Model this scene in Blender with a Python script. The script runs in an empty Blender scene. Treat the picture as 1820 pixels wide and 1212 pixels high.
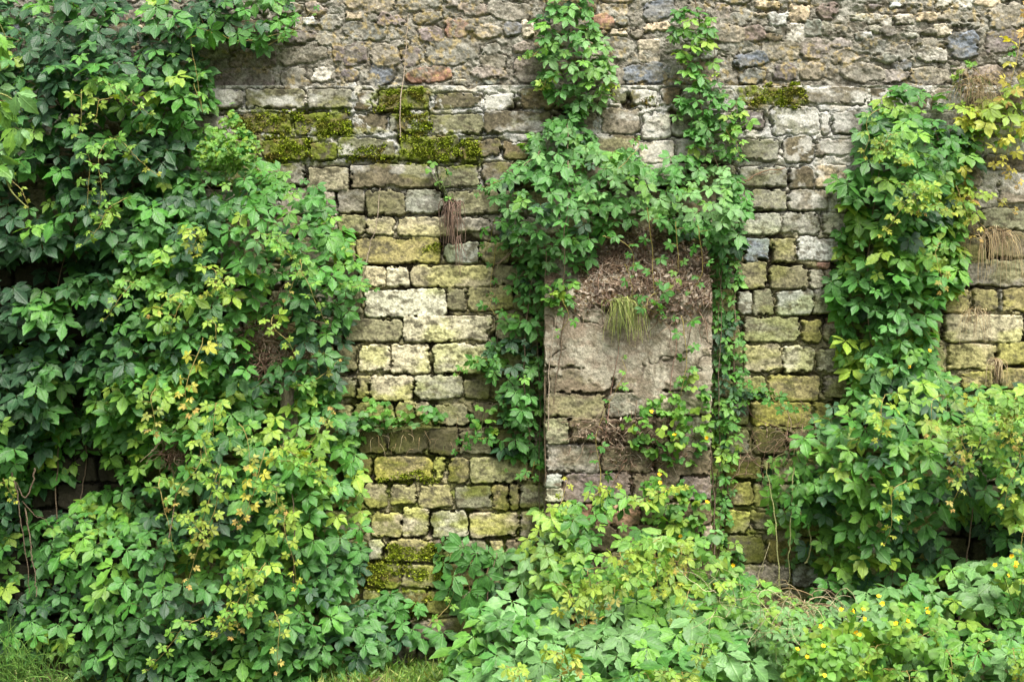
import bpy, math
import numpy as np
R = math.radians
scene = bpy.context.scene
C = scene.collection

# ------------------------------------------------------------------ camera, sky, sun, exposure
CAMD, CAMZ, PPM = 7.0, 1.6, 350.0          # metres to the wall, eye height, photo pixels per metre of wall
cam = bpy.data.objects.new('camera', bpy.data.cameras.new('camera'))
C.objects.link(cam)
cam.location = (0, -CAMD, CAMZ)
cam.rotation_euler = (R(90), 0, 0)
cam.data.sensor_width = 36
cam.data.lens = 36 * CAMD / (1820 / PPM)
cam.data.clip_end = 2000
scene.camera = cam

SUN_EL, SUN_AZ = R(60), R(158)             # azimuth clockwise from +Y (the wall's far side)
world = bpy.data.worlds.new("World")
scene.world = world
world.use_nodes = True
wn = world.node_tree.nodes
sky = wn.new('ShaderNodeTexSky')
sky.sky_type = 'NISHITA'
sky.sun_disc = False
sky.sun_elevation = SUN_EL
sky.sun_rotation = SUN_AZ
sky.air_density = 1.0
sky.dust_density = 6.0
sky.ozone_density = 0.6
hsv = wn.new('ShaderNodeHueSaturation')          # thin overcast: the sky is paler than a clear one
hsv.inputs['Saturation'].default_value = 0.40
world.node_tree.links.new(sky.outputs[0], hsv.inputs['Color'])
world.node_tree.links.new(hsv.outputs[0], wn['Background'].inputs[0])
wn['Background'].inputs[1].default_value = 0.105
sun = bpy.data.objects.new('sun', bpy.data.lights.new('sun', 'SUN'))
C.objects.link(sun)
sun.data.energy = 3.0
sun.data.angle = R(22)
sun.data.color = (1.0, 0.95, 0.86)
sun.rotation_euler = (R(90) - SUN_EL, 0, math.pi - SUN_AZ)   # local -Z aims from the sun at the wall
scene.view_settings.view_transform = 'Standard'
scene.view_settings.look = 'None'
scene.view_settings.gamma = 1
scene.view_settings.exposure = 1.30

# ------------------------------------------------------------------ maths helpers
rng = np.random.default_rng(11)
_tab = np.random.default_rng(5).random((64, 256, 256)).astype(np.float32)

def vnoise(x, y, seed=0):
    t = _tab[seed % 64]
    xi = np.floor(x).astype(int); yi = np.floor(y).astype(int)
    fx = x - xi; fy = y - yi
    fx = fx * fx * (3 - 2 * fx); fy = fy * fy * (3 - 2 * fy)
    a = t[yi & 255, xi & 255]; b = t[yi & 255, (xi + 1) & 255]
    c = t[(yi + 1) & 255, xi & 255]; d = t[(yi + 1) & 255, (xi + 1) & 255]
    return (a * (1 - fx) + b * fx) * (1 - fy) + (c * (1 - fx) + d * fx) * fy

def fbm(x, y, seed=0, octv=4, gain=0.5):
    s = 0.0; amp = 1.0; tot = 0.0
    for o in range(octv):
        s = s + amp * vnoise(x * 2 ** o + 17.3 * o, y * 2 ** o + 9.1 * o, seed + o)
        tot += amp; amp *= gain
    return s / tot

def sst(a, b, x):
    t = np.clip((x - a) / (b - a), 0, 1)
    return t * t * (3 - 2 * t)

def mix3(c, d, m):
    return c * (1 - m[..., None]) + np.asarray(d, float) * m[..., None]

def P(px, py, d=0.0):
    """photo pixel -> world point standing d metres proud of the wall face"""
    s = (CAMD - d) / CAMD / PPM
    px = np.asarray(px, float); py = np.asarray(py, float); d = np.asarray(d, float)
    return np.stack([(px - 910) * s, -d * np.ones_like(px * s), CAMZ + (606 - py) * s], -1)

def norm(v):
    return v / np.maximum(np.linalg.norm(v, axis=-1, keepdims=True), 1e-9)

# ------------------------------------------------------------------ mesh helpers
def build(name, V, F, mat, parent=None, col=None, uv=None, smooth=True):
    """V (n,3), F list of (m,k) int arrays; vertices are moved into the parent's space"""
    V = np.asarray(V, np.float32)
    if parent is not None:
        V = V - np.array(WORLD[parent.name], np.float32)
    me = bpy.data.meshes.new(name)
    F = [np.asarray(f, np.int32) for f in F if len(f)]
    nl = sum(f.size for f in F); nf = sum(len(f) for f in F)
    me.vertices.add(len(V)); me.vertices.foreach_set('co', V.ravel())
    me.loops.add(nl); me.polygons.add(nf)
    me.loops.foreach_set('vertex_index', np.concatenate([f.ravel() for f in F]))
    tot = np.concatenate([np.full(len(f), f.shape[1], np.int32) for f in F])
    st = np.concatenate([[0], np.cumsum(tot)[:-1]]).astype(np.int32)
    me.polygons.foreach_set('loop_start', st)
    me.polygons.foreach_set('use_smooth', np.full(nf, smooth))
    me.update(calc_edges=True)
    if col is not None:
        a = me.attributes.new('tint', 'FLOAT_COLOR', 'POINT')
        a.data.foreach_set('color', np.concatenate([np.asarray(col, np.float32), np.ones((len(V), 1), np.float32)], 1).ravel())
    if uv is not None:
        a = me.attributes.new('blade', 'FLOAT_VECTOR', 'POINT')
        a.data.foreach_set('vector', np.concatenate([np.asarray(uv, np.float32), np.zeros((len(V), 1), np.float32)], 1).ravel())
    me.materials.append(mat)
    me.validate()
    o = bpy.data.objects.new(name, me)
    C.objects.link(o)
    if parent is not None:
        o.parent = parent
        WORLD[o.name] = WORLD[parent.name]
    else:
        WORLD[o.name] = (0, 0, 0)
    return o

WORLD = {}
GROUPS = {'creeper': 'creepers growing over the old wall', 'moss_patch': 'moss patches on the wall blocks', 'celandine': 'yellow-flowered herbs by the wall',
          'weed': 'weeds rooted in the wall and ground', 'dry_grass': 'dry grass tufts', 'green_grass': 'green grass tufts', 'root_mat': 'mats of dead roots', 'bare_stem': 'bare stems on the masonry', 'dry_root_tassel': 'dried root tassels'}
def thing(name, label, cat, loc, group=None):
    o = bpy.data.objects.new(name, None)
    C.objects.link(o)
    o.empty_display_size = 0.1
    o.location = tuple(float(v) for v in loc)
    WORLD[o.name] = tuple(float(v) for v in loc)
    o['label'] = label; o['category'] = cat; o['kind'] = 'thing'
    group = group or GROUPS.get(name)
    if group: o['group'] = group
    return o

def tag(o, label, cat, group=None, kind='thing'):
    o['label'] = label; o['category'] = cat; o['kind'] = kind
    if group: o['group'] = group
    return o

class Geo:
    """collects pieces of geometry with per-vertex colour and blade coordinates"""
    def __init__(s): s.v = []; s.f = {}; s.c = []; s.u = []; s.n = 0
    def add(s, V, F, col, uv=None):
        V = np.asarray(V, np.float32).reshape(-1, 3)
        col = np.broadcast_to(np.asarray(col, np.float32), V.shape)
        s.v.append(V); s.c.append(col)
        s.u.append(np.zeros((len(V), 2), np.float32) if uv is None else np.asarray(uv, np.float32))
        for f in F:
            f = np.asarray(f)
            if len(f): s.f.setdefault(f.shape[1], []).append(f + s.n)
        s.n += len(V)
    def build(s, name, mat, parent=None, smooth=True):
        return build(name, np.concatenate(s.v), [np.concatenate(f) for f in s.f.values()], mat, parent,
                     np.concatenate(s.c), np.concatenate(s.u), smooth)

def tube(g, pts, r0, r1, col, sides=5):
    pts = np.asarray(pts, float); n = len(pts)
    t = norm(np.gradient(pts, axis=0))
    ref = np.array([0.31, 0.83, 0.46]); a = norm(np.cross(t, ref)); b = np.cross(t, a)
    r = np.linspace(r0, r1, n)[:, None, None]
    th = np.linspace(0, 2 * np.pi, sides, endpoint=False)
    V = pts[:, None] + r * (np.cos(th)[None, :, None] * a[:, None] + np.sin(th)[None, :, None] * b[:, None])
    i = np.arange(n - 1)[:, None] * sides; j = np.arange(sides)[None]; k = (j + 1) % sides
    F = np.stack([i + j, i + k, i + sides + k, i + sides + j], -1).reshape(-1, 4)
    g.add(V.reshape(-1, 3), [F], col)

def spline(pts, n=24):
    pts = np.asarray(pts, float)
    t = np.linspace(0, len(pts) - 1, n); i = np.clip(t.astype(int), 0, len(pts) - 2); f = (t - i)[:, None]
    p0 = pts[np.maximum(i - 1, 0)]; p1 = pts[i]; p2 = pts[i + 1]; p3 = pts[np.minimum(i + 2, len(pts) - 1)]
    return 0.5 * (2 * p1 + (p2 - p0) * f + (2 * p0 - 5 * p1 + 4 * p2 - p3) * f ** 2 + (3 * p1 - p0 - 3 * p2 + p3) * f ** 3)

# ------------------------------------------------------------------ materials
def mat_new(name):
    m = bpy.data.materials.new(name); m.use_nodes = True
    return m, m.node_tree.nodes, m.node_tree.links

def leaf_material(name, rough=0.50, transl=0.28, veins=True):
    m, N, L = mat_new(name)
    bs = N['Principled BSDF']; out = N['Material Output']
    at = N.new('ShaderNodeAttribute'); at.attribute_name = 'tint'
    uv = N.new('ShaderNodeAttribute'); uv.attribute_name = 'blade'
    col = at.outputs['Color']
    geo = N.new('ShaderNodeNewGeometry')
    # blotches
    nz = N.new('ShaderNodeTexNoise'); nz.inputs['Scale'].default_value = 55; nz.inputs['Detail'].default_value = 3
    L.new(geo.outputs['Position'], nz.inputs['Vector'])
    mr = N.new('ShaderNodeMapRange'); mr.inputs['From Min'].default_value = 0.3; mr.inputs['From Max'].default_value = 0.7
    mr.inputs['To Min'].default_value = 0.78; mr.inputs['To Max'].default_value = 1.22
    L.new(nz.outputs['Fac'], mr.inputs['Value'])
    mu = N.new('ShaderNodeVectorMath'); mu.operation = 'SCALE'
    L.new(col, mu.inputs[0]); L.new(mr.outputs[0], mu.inputs['Scale'])
    col = mu.outputs[0]
    if veins:
        sep = N.new('ShaderNodeSeparateXYZ'); L.new(uv.outputs['Vector'], sep.inputs[0])
        ab = N.new('ShaderNodeMath'); ab.operation = 'ABSOLUTE'; L.new(sep.outputs['Y'], ab.inputs[0])
        # side veins: stripes in u - 0.9|v|
        sc = N.new('ShaderNodeMath'); sc.operation = 'MULTIPLY_ADD'; sc.inputs[1].default_value = -0.9
        L.new(ab.outputs[0], sc.inputs[0]); L.new(sep.outputs['X'], sc.inputs[2])
        fr = N.new('ShaderNodeMath'); fr.operation = 'MULTIPLY'; fr.inputs[1].default_value = 7.0; L.new(sc.outputs[0], fr.inputs[0])
        pp = N.new('ShaderNodeMath'); pp.operation = 'PINGPONG'; pp.inputs[1].default_value = 0.5; L.new(fr.outputs[0], pp.inputs[0])
        v1 = N.new('ShaderNodeMapRange'); v1.inputs['From Min'].default_value = 0.0; v1.inputs['From Max'].default_value = 0.13
        v1.inputs['To Min'].default_value = 0.35; v1.inputs['To Max'].default_value = 0.0; L.new(pp.outputs[0], v1.inputs['Value'])
        v2 = N.new('ShaderNodeMapRange'); v2.inputs['From Min'].default_value = 0.0; v2.inputs['From Max'].default_value = 0.035
        v2.inputs['To Min'].default_value = 0.75; v2.inputs['To Max'].default_value = 0.0; L.new(ab.outputs[0], v2.inputs['Value'])
        mx = N.new('ShaderNodeMath'); mx.operation = 'MAXIMUM'; L.new(v1.outputs[0], mx.inputs[0]); L.new(v2.outputs[0], mx.inputs[1])
        lt = N.new('ShaderNodeMix'); lt.data_type = 'RGBA'
        br = N.new('ShaderNodeVectorMath'); br.operation = 'MULTIPLY_ADD'
        br.inputs[1].default_value = (1.5, 1.4, 1.4); br.inputs[2].default_value = (0.02, 0.03, 0.01)
        L.new(col, br.inputs[0])
        L.new(mx.outputs[0], lt.inputs['Factor']); L.new(col, lt.inputs['A']); L.new(br.outputs[0], lt.inputs['B'])
        col = lt.outputs['Result']
        bp = N.new('ShaderNodeBump'); bp.inputs['Strength'].default_value = 0.5; bp.inputs['Distance'].default_value = 0.004; bp.invert = True
        L.new(mx.outputs[0], bp.inputs['Height']); L.new(bp.outputs[0], bs.inputs['Normal'])
    L.new(col, bs.inputs['Base Color'])
    bs.inputs['Roughness'].default_value = rough
    bs.inputs['Specular IOR Level'].default_value = 0.45
    tr = N.new('ShaderNodeBsdfTranslucent')
    tc = N.new('ShaderNodeVectorMath'); tc.operation = 'MULTIPLY'; tc.inputs[1].default_value = (1.9, 1.6, 0.7)
    L.new(col, tc.inputs[0]); L.new(tc.outputs[0], tr.inputs['Color'])
    ms = N.new('ShaderNodeMixShader'); ms.inputs[0].default_value = transl
    L.new(bs.outputs[0], ms.inputs[1]); L.new(tr.outputs[0], ms.inputs[2]); L.new(ms.outputs[0], out.inputs['Surface'])
    return m

def stone_material(name, scale=1.0, bump=0.18, rough=0.92):
    m, N, L = mat_new(name)
    bs = N['Principled BSDF']
    at = N.new('ShaderNodeAttribute'); at.attribute_name = 'tint'
    geo = N.new('ShaderNodeNewGeometry')
    n1 = N.new('ShaderNodeTexNoise'); n1.inputs['Scale'].default_value = 90 * scale; n1.inputs['Detail'].default_value = 6; n1.inputs['Roughness'].default_value = 0.7
    n2 = N.new('ShaderNodeTexNoise'); n2.inputs['Scale'].default_value = 260 * scale; n2.inputs['Detail'].default_value = 3
    vo = N.new('ShaderNodeTexVoronoi'); vo.inputs['Scale'].default_value = 150 * scale
    for n in (n1, n2, vo): L.new(geo.outputs['Position'], n.inputs['Vector'])
    mr = N.new('ShaderNodeMapRange'); mr.inputs['From Min'].default_value = 0.32; mr.inputs['From Max'].default_value = 0.68
    mr.inputs['To Min'].default_value = 0.55; mr.inputs['To Max'].default_value = 1.4; L.new(n1.outputs['Fac'], mr.inputs['Value'])
    m2 = N.new('ShaderNodeMapRange'); m2.inputs['From Min'].default_value = 0.3; m2.inputs['From Max'].default_value = 0.7
    m2.inputs['To Min'].default_value = 0.75; m2.inputs['To Max'].default_value = 1.25; L.new(n2.outputs['Fac'], m2.inputs['Value'])
    mm = N.new('ShaderNodeMath'); mm.operation = 'MULTIPLY'; L.new(mr.outputs[0], mm.inputs[0]); L.new(m2.outputs[0], mm.inputs[1])
    mu = N.new('ShaderNodeVectorMath'); mu.operation = 'SCALE'; L.new(at.outputs['Color'], mu.inputs[0]); L.new(mm.outputs[0], mu.inputs['Scale'])
    L.new(mu.outputs[0], bs.inputs['Base Color'])
    ad = N.new('ShaderNodeMath'); ad.operation = 'MULTIPLY_ADD'; ad.inputs[1].default_value = 0.5
    L.new(vo.outputs['Distance'], ad.inputs[0]); L.new(n1.outputs['Fac'], ad.inputs[2])
    bp = N.new('ShaderNodeBump'); bp.inputs['Strength'].default_value = bump; bp.inputs['Distance'].default_value = 0.008
    L.new(ad.outputs[0], bp.inputs['Height']); L.new(bp.outputs[0], bs.inputs['Normal'])
    bs.inputs['Roughness'].default_value = rough
    bs.inputs['Specular IOR Level'].default_value = 0.2
    return m

M_LEAF = leaf_material('creeper_leaf')
M_SOFT = leaf_material('herb_leaf', 0.6, 0.35, False)
M_PETAL = leaf_material('petal', 0.6, 0.3, False)
M_STONE = stone_material('block_stone')
M_RUBBLE = stone_material('rubble_stone', 0.9)
M_MORTAR = stone_material('mortar', 1.2, 0.6)
M_PLASTER = stone_material('lime_plaster', 0.8, 0.4)
M_SOIL = stone_material('soil', 1.3, 1.0)
M_MOSS = stone_material('moss', 1.6, 1.0)
M_BARK = stone_material('bark', 1.5, 0.8)
M_STRAW = leaf_material('straw', 0.7, 0.25, False)
M_GROUND = stone_material('grass_ground', 0.6, 0.8)

# ------------------------------------------------------------------ masonry (one relief, computed from a list of stones)
PAL = {'y': (.36, .335, .225), 'p': (.42, .40, .29), 'b': (.165, .135, .085), 'g': (.25, .235, .19), 'o': (.205, .195, .115),
       'd': (.10, .088, .05), 'w': (.50, .485, .43), 'r': (.29, .165, .115), 'm': (.165, .165, .075), 'n': (.15, .13, .075),
       's': (.185, .195, .21), 'k': (.29, .245, .205), 't': (.285, .255, .20), 'c': (.52, .44, .32), 'v': (.185, .15, .135),
       'q': (.30, .30, .24), 'z': (.29, .265, .125)}
BLOCKS = """413,202,517,237,n;525,202,617,239,n;627,203,687,240,b;690,203,715,238,q;715,197,761,238,m;763,204,859,238,o;860,197,977,237,b;
670,158,764,195,m;770,166,857,192,b;859,169,915,195,o;924,157,984,193,b;1087,157,1114,183,o;1122,160,1167,188,o;1174,157,1212,187,b;
1070,193,1138,237,t;1141,200,1192,246,w;1060,240,1130,252,b;1135,250,1200,290,c;
463,247,547,283,n;551,255,597,284,n;600,247,701,282,o;711,242,813,286,m;824,252,848,285,m;850,247,890,278,b;894,252,937,282,b;
547,297,618,337,p;622,292,774,333,b;777,293,850,332,o;858,290,920,330,b;
600,337,647,378,g;650,337,719,383,o;721,338,787,379,q;795,340,890,381,o;
600,383,650,417,o;653,386,698,418,y;707,386,800,420,y;810,386,872,414,g;
634,422,781,467,z;789,430,850,468,q;853,430,905,468,o;600,424,630,466,o;
600,472,635,510,d;639,474,684,509,y;687,474,726,508,p;730,472,876,510,y;879,472,940,508,o;
649,515,793,563,p;796,512,828,552,o;831,509,912,552,z;600,515,644,560,o;
612,567,714,607,o;717,562,876,607,p;880,560,970,608,o;
600,612,634,658,o;637,611,692,660,p;695,612,763,663,p;769,611,868,663,p;872,612,960,660,o;
600,668,632,708,o;634,668,655,708,z;657,667,734,712,p;737,667,821,709,y;824,674,870,708,o;874,670,950,708,d;
630,716,700,752,o;703,714,735,750,o;737,714,763,744,y;766,720,835,756,o;840,716,930,754,d;
640,762,688,804,d;692,762,758,805,d;762,760,813,807,d;817,766,875,805,o;880,762,945,804,d;
667,811,770,853,z;773,811,790,854,z;797,812,833,856,z;837,811,938,856,z;
649,858,692,901,o;694,858,741,893,z;747,858,804,899,z;810,862,873,901,o;875,860,904,906,z;907,858,923,904,z;
662,908,715,952,y;717,900,763,951,p;767,907,830,953,y;835,910,921,952,y;
654,957,681,993,y;687,955,768,994,z;740,955,784,971,v;788,957,866,994,o;870,956,896,996,z;
652,998,712,1042,m;715,1001,786,1041,o;790,1000,860,1040,d;
647,1046,708,1063,q;710,1046,758,1086,m;760,1048,805,1086,o;
1311,153,1427,185,m;1431,154,1540,187,b;1314,196,1358,228,v;1371,190,1458,239,q;1480,196,1535,238,g;
1316,248,1382,285,o;1393,243,1447,288,b;1450,247,1521,278,t;1314,297,1398,331,o;1402,297,1445,334,b;1450,294,1508,333,c;
1311,337,1334,376,q;1337,337,1399,373,o;1402,337,1472,373,g;1474,338,1508,378,p;1314,379,1387,416,q;1391,377,1458,416,q;1461,380,1515,418,p;
1324,424,1369,465,s;1372,422,1415,465,o;1417,421,1500,463,w;1454,467,1476,477,r;1311,466,1364,515,o;1371,472,1438,515,o;1441,480,1464,513,q;1467,480,1500,512,t;
1312,515,1335,558,q;1339,514,1376,560,o;1379,516,1445,560,q;1447,514,1502,557,g;1324,563,1422,607,o;1424,569,1460,611,z;1466,578,1522,611,t;1472,567,1497,576,r;
1324,612,1389,660,y;1392,615,1448,663,p;1452,620,1512,660,y;1314,669,1361,703,o;1366,667,1457,712,z;1466,668,1505,706,t;1509,666,1535,695,k;
1337,714,1443,758,z;1446,714,1480,752,z;1334,760,1394,805,d;1287,810,1350,850,d;1287,855,1334,897,o;1287,904,1330,944,z;1333,908,1415,939,o;1287,948,1358,998,d;1421,957,1488,996,z;
1704,461,1830,508,t;1680,511,1727,555,z;1731,512,1773,552,z;1776,514,1782,552,g;1784,512,1830,555,z;1680,560,1820,607,y;1686,612,1770,658,y;1775,608,1830,648,z;1711,661,1765,690,z;1780,654,1830,690,z;
1752,277,1830,303,b;1774,307,1830,364,t;1745,370,1830,408,o;1760,412,1830,458,b;1690,1000,1760,1040,d"""
RUBBLE = """607,75,647,113,v;614,18,640,32,c;670,22,695,42,v;696,25,717,43,v;607,37,684,67,g;659,78,707,115,t;710,83,744,117,v;744,45,782,72,v;792,32,830,62,r;814,3,864,25,k;
844,42,890,63,t;897,37,925,60,s;867,3,940,33,t;929,33,951,65,c;754,67,847,112,g;657,110,701,145,s;607,122,632,143,v;724,117,800,143,r;837,118,900,137,k;917,100,966,143,k;914,75,944,92,k;
1052,23,1089,52,r;1070,3,1117,27,c;1094,27,1117,45,g;1084,48,1117,63,c;1117,47,1147,63,t;1147,40,1194,53,c;1137,68,1174,110,c;1077,63,1130,103,t;1110,113,1190,147,s;1074,113,1110,153,t;
1344,0,1386,13,c;1369,18,1404,43,w;1404,5,1442,37,c;1401,40,1436,73,w;1434,35,1461,62,q;1462,37,1481,60,q;1458,3,1494,32,v;1547,22,1591,43,w;1594,20,1628,43,w;1632,18,1669,37,c;1672,20,1744,37,g;1687,35,1744,48,g;
1664,42,1697,63,c;1521,57,1554,68,w;1534,67,1576,92,g;1422,68,1477,100,k;1357,72,1420,103,g;1320,45,1360,70,v;1274,43,1320,72,t;1277,72,1347,93,g;1304,92,1364,120,s;1320,120,1360,148,g;1380,113,1417,140,v;1274,3,1300,37,k;
1689,53,1741,100,s;1635,83,1687,108,w;1625,68,1687,82,g;1554,93,1597,107,q;1597,80,1624,103,t;1760,50,1817,90,v;1583,-5,1610,13,w;1665,-5,1697,15,w;1699,-5,1730,13,w;1737,-5,1784,8,c;1480,85,1530,110,t;
507,53,557,73,v;490,83,577,110,g;533,27,563,42,w;553,117,592,143,w;542,3,577,23,k;600,148,634,170,w;640,150,660,175,g;380,120,480,170,v;500,120,545,160,t;580,145,607,165,g;720,-10,760,15,g;590,80,607,105,v"""
def parse(s):
    out = []
    for q in s.replace('\n', '').split(';'):
        a = q.split(','); out.append([float(v) for v in a[:4]] + [a[4]])
    return out
COURSES = [157, 198, 243, 290, 335, 383, 421, 470, 511, 559, 611, 666, 713, 760, 809, 857, 903, 954, 999, 1045, 1090, 1140, 1190]
XL, XR, YT, YB = -420, 2240, -150, 1190

def fill_blocks(lst, seed=3):
    r = np.random.default_rng(seed); out = list(lst)
    for y0, y1 in zip(COURSES[:-1], COURSES[1:]):
        occ = sorted([(b[0], b[2]) for b in lst if min(b[3], y1) - max(b[1], y0) > 10])
        gaps = []; x = XL
        for a, b in occ:
            if a - x > 14: gaps.append((x, a))
            x = max(x, b)
        if XR - x > 14: gaps.append((x, XR))
        for a, b in gaps:
            x = a + 3
            while b - x > 16:
                w = min(r.uniform(40, 130), b - x - 3)
                if b - x - w < 25: w = b - x - 3
                c = r.choice(list('oobgqzt') if y0 > 420 else list('bobgtq'))
                out.append([x, y0 + r.uniform(1, 5), x + w - 4, y1 - r.uniform(1, 6), c]); x += w + r.uniform(1, 4)
    return out

def fill_rubble(lst, seed=4):
    r = np.random.default_rng(seed); out = list(lst)
    for size, tries in ((75, 900), (54, 1500), (36, 2500), (22, 900)):
        A = np.array([q[:4] for q in out])
        for _ in range(tries):
            w = size * r.uniform(.7, 1.25); h = w * r.uniform(.35, .7)
            x = r.uniform(XL, XR - w); y = r.uniform(YT, 153 - h)
            ox = np.minimum(A[:, 2], x + w) - np.maximum(A[:, 0], x); oy = np.minimum(A[:, 3], y + h) - np.maximum(A[:, 1], y)
            if ((ox > 2) & (oy > 2)).any(): continue
            out.append([x, y, x + w, y + h, r.choice(list('ggggttqsvbk'))])
            A = np.vstack([A, out[-1][:4]])
    return out

def relief(x0, x1, y0, y1, step, stones, poly, seed, base, relief_m, level, crack=.03):
    """returns px grids, height in metres, colour, stone id (-1 = mortar)"""
    xs = np.arange(x0, x1 + step / 2, step); ys = np.arange(y0, y1 + step / 2, step)
    X, Y = np.meshgrid(xs, ys)
    wx = X + (fbm(X / 22, Y / 22, seed, 3) - .5) * 6.5 + (vnoise(X / 6, Y / 6, seed + 9) - .5) * 2.2
    wy = Y + (fbm(X / 22, Y / 22, seed + 20, 3) - .5) * 5 + (vnoise(X / 6, Y / 6, seed + 29) - .5) * 2.2
    H = np.array(base(X, Y), float)
    H0 = H.copy()
    ID = np.full(X.shape, -1, int); DM = np.full(X.shape, -99.)
    r = np.random.default_rng(seed)
    info = []
    CH = sst(.56, .70, fbm(X / 13, Y / 9, seed + 45, 4, .6)) * 3.6 + sst(.60, .66, fbm(X / 40, Y / 30, seed + 47, 3)) * 2.5
    for k, (a, b, c, d, colr) in enumerate(stones):
        i0 = max(0, int((a - 12 - x0) / step)); i1 = min(len(xs), int((c + 12 - x0) / step) + 1)
        j0 = max(0, int((b - 12 - y0) / step)); j1 = min(len(ys), int((d + 12 - y0) / step) + 1)
        rr = r.random(16)
        info.append((colr, rr))
        if i1 <= i0 or j1 <= j0: continue
        sl = (slice(j0, j1), slice(i0, i1))
        cx, cy, hw, hh = (a + c) / 2, (b + d) / 2, (c - a) / 2, (d - b) / 2
        u = wx[sl] - cx; v = wy[sl] - cy
        ang = (rr[0] - .5) * (0.10 if not poly else 0.3) * (1 if hw < 60 else .35)
        u, v = u * math.cos(ang) + v * math.sin(ang), -u * math.sin(ang) + v * math.cos(ang)
        if poly and colr not in 'wc':
            dd = np.full(u.shape, 1e9)
            K = 7
            for q in range(K):
                th = 2 * np.pi * (q + .6 * (rr[q % 15 + 1] - .5)) / K
                rad = 1.0 + .3 * rr[(q * 3) % 16]
                dd = np.minimum(dd, (rad - (u / hw * math.cos(th) + v / hh * math.sin(th))) * min(hw, hh) * 1.0)
            box = np.minimum(hw + 2 - np.abs(u), hh + 2 - np.abs(v))
            dd = np.minimum(dd, box)
        else:
            rad = min(hw, hh) * (.18 + .25 * rr[2])
            qx = np.abs(u) - hw + rad; qy = np.abs(v) - hh + rad
            # a cut corner here and there
            dd = rad - np.hypot(np.maximum(qx, 0), np.maximum(qy, 0)) - np.minimum(np.maximum(qx, qy), 0)
            if rr[3] > .55:
                th = (int(rr[4] * 4) + .5) * np.pi / 2 + (rr[5] - .5)
                dd = np.minimum(dd, (hw * abs(math.cos(th)) + hh * abs(math.sin(th))) * (.80 + .12 * rr[6]) - (u * math.cos(th) + v * math.sin(th)))
        dd = dd + (1.3 if not poly else 1.5) - CH[sl]
        rim = 1.0 + 1.6 * rr[7]
        prof = np.sqrt(np.clip(dd / rim, 0, 1)) * relief_m * (.85 + .4 * rr[8])
        prof = prof + (rr[9] - .5) * relief_m * .55 + (u / hw * (rr[10] - .5) + v / hh * (rr[11] - .6)) * relief_m * .25
        hs = (level(X[sl], Y[sl]) if callable(level) else level) + prof
        DM[sl] = np.maximum(DM[sl], dd)
        win = (dd > 0) & (hs > H[sl])
        H[sl] = np.where(win, hs, H[sl]); ID[sl] = np.where(win, k, ID[sl])
    gate = sst(.42, .56, fbm(X / 50, Y / 13, seed + 50, 3)) * .6 + .2
    H = H - sst(1.5, -.2, DM) * sst(-3.0, -.8, DM) * gate * crack
    return X, Y, H, ID, info

def stone_colour(X, Y, H, ID, info, seed, green, mort_col):
    cols = np.array([PAL[c] for c, _ in info] + [(0, 0, 0)])
    jit = np.array([.82 + .36 * r[12] for _, r in info] + [1])
    warm = np.array([r[13] - .5 for _, r in info] + [0])
    col = cols[ID] * jit[ID][..., None] * (1 + np.stack([.12 * warm[ID], 0 * X, -.15 * warm[ID]], -1))
    mossy = np.array([c in 'mn' for c, _ in info] + [False])[ID]
    # weathering: pale rubbed patches, dark crusts, pits
    ids = np.array([r[14] * 80 for _, r in info] + [0])[ID]
    pale = sst(.52, .70, fbm(X / 26 + ids, Y / 17, seed + 3, 5, .62))
    crust = sst(.48, .66, fbm(X / 13 - ids, Y / 8 + ids, seed + 7, 5, .7))
    speck = sst(.56, .68, fbm(X / 6, Y / 5, seed + 12, 3, .6))
    col = mix3(col, col * 1.22 + .02, pale * .5)
    col = mix3(col, np.array((.085, .075, .048)), crust * .85)
    grain = fbm(X / 3.2, Y / 3.2, seed + 40, 2)
    col = col * (.62 + .76 * grain)[..., None]
    col = mix3(col, col * .45, speck * .62)
    alg = sst(.42, .62, fbm(X / 60, Y / 30, seed + 15, 4)) * green * .85
    col = mix3(col, col * np.array((.90, .98, .54)) + np.array((.012, .013, 0)), alg)
    mo = ID < 0
    col = np.where(mo[..., None], mort_col, col)
    return col, mossy

def grid_faces(ny, nx):
    i = np.arange(ny - 1)[:, None] * nx + np.arange(nx - 1)[None]
    return np.stack([i, i + nx, i + nx + 1, i + 1], -1).reshape(-1, 4)

def split_build(name_masks, V, F, col, parent, mats):
    for (nm, mask), mt in zip(name_masks, mats):
        f = F[mask]
        if not len(f): continue
        used = np.unique(f); remap = np.full(len(V), -1, np.int32); remap[used] = np.arange(len(used))
        build(nm, V[used], [remap[f]], mt, parent, col[used])

STEP = 1.5
wall = thing('stone_wall', 'tall old wall of grey rubble above yellowish squared stone blocks', 'wall', (0, 0, 0))

# --- lower wall: coursed blocks
blocks = fill_blocks(parse(BLOCKS))
def step_low(X, Y):
    return sst(757, 764, Y + (fbm(X / 40, Y / 40, 50, 3) - .5) * 10) * 0.055
def base_low(X, Y):
    flush = sst(.39, .54, fbm(X / 60, Y / 40, 31, 3)) * .72 + sst(.46, .6, fbm(X / 14, Y / 14, 35, 3)) * .25
    pale_zone = sst(330, 270, Y) * sst(0.3, .5, fbm(X / 40, Y / 30, 41, 3)) + sst(420, 330, Y) * sst(1400, 1440, X)
    flush = np.clip(np.maximum(flush, pale_zone * 1.2), 0, 1.15)
    step_out = sst(757, 764, Y + (fbm(X / 40, Y / 40, 50, 3) - .5) * 10) * 0.055
    return -0.056 + flush * 0.047 + step_out + (fbm(X / 8, Y / 8, 37, 3) - .5) * .018
X, Y, H, ID, info = relief(XL, XR, 152, YB, STEP, blocks, False, 14, base_low, 0.018, lambda a, b: -.016 + step_low(a, b))
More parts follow.
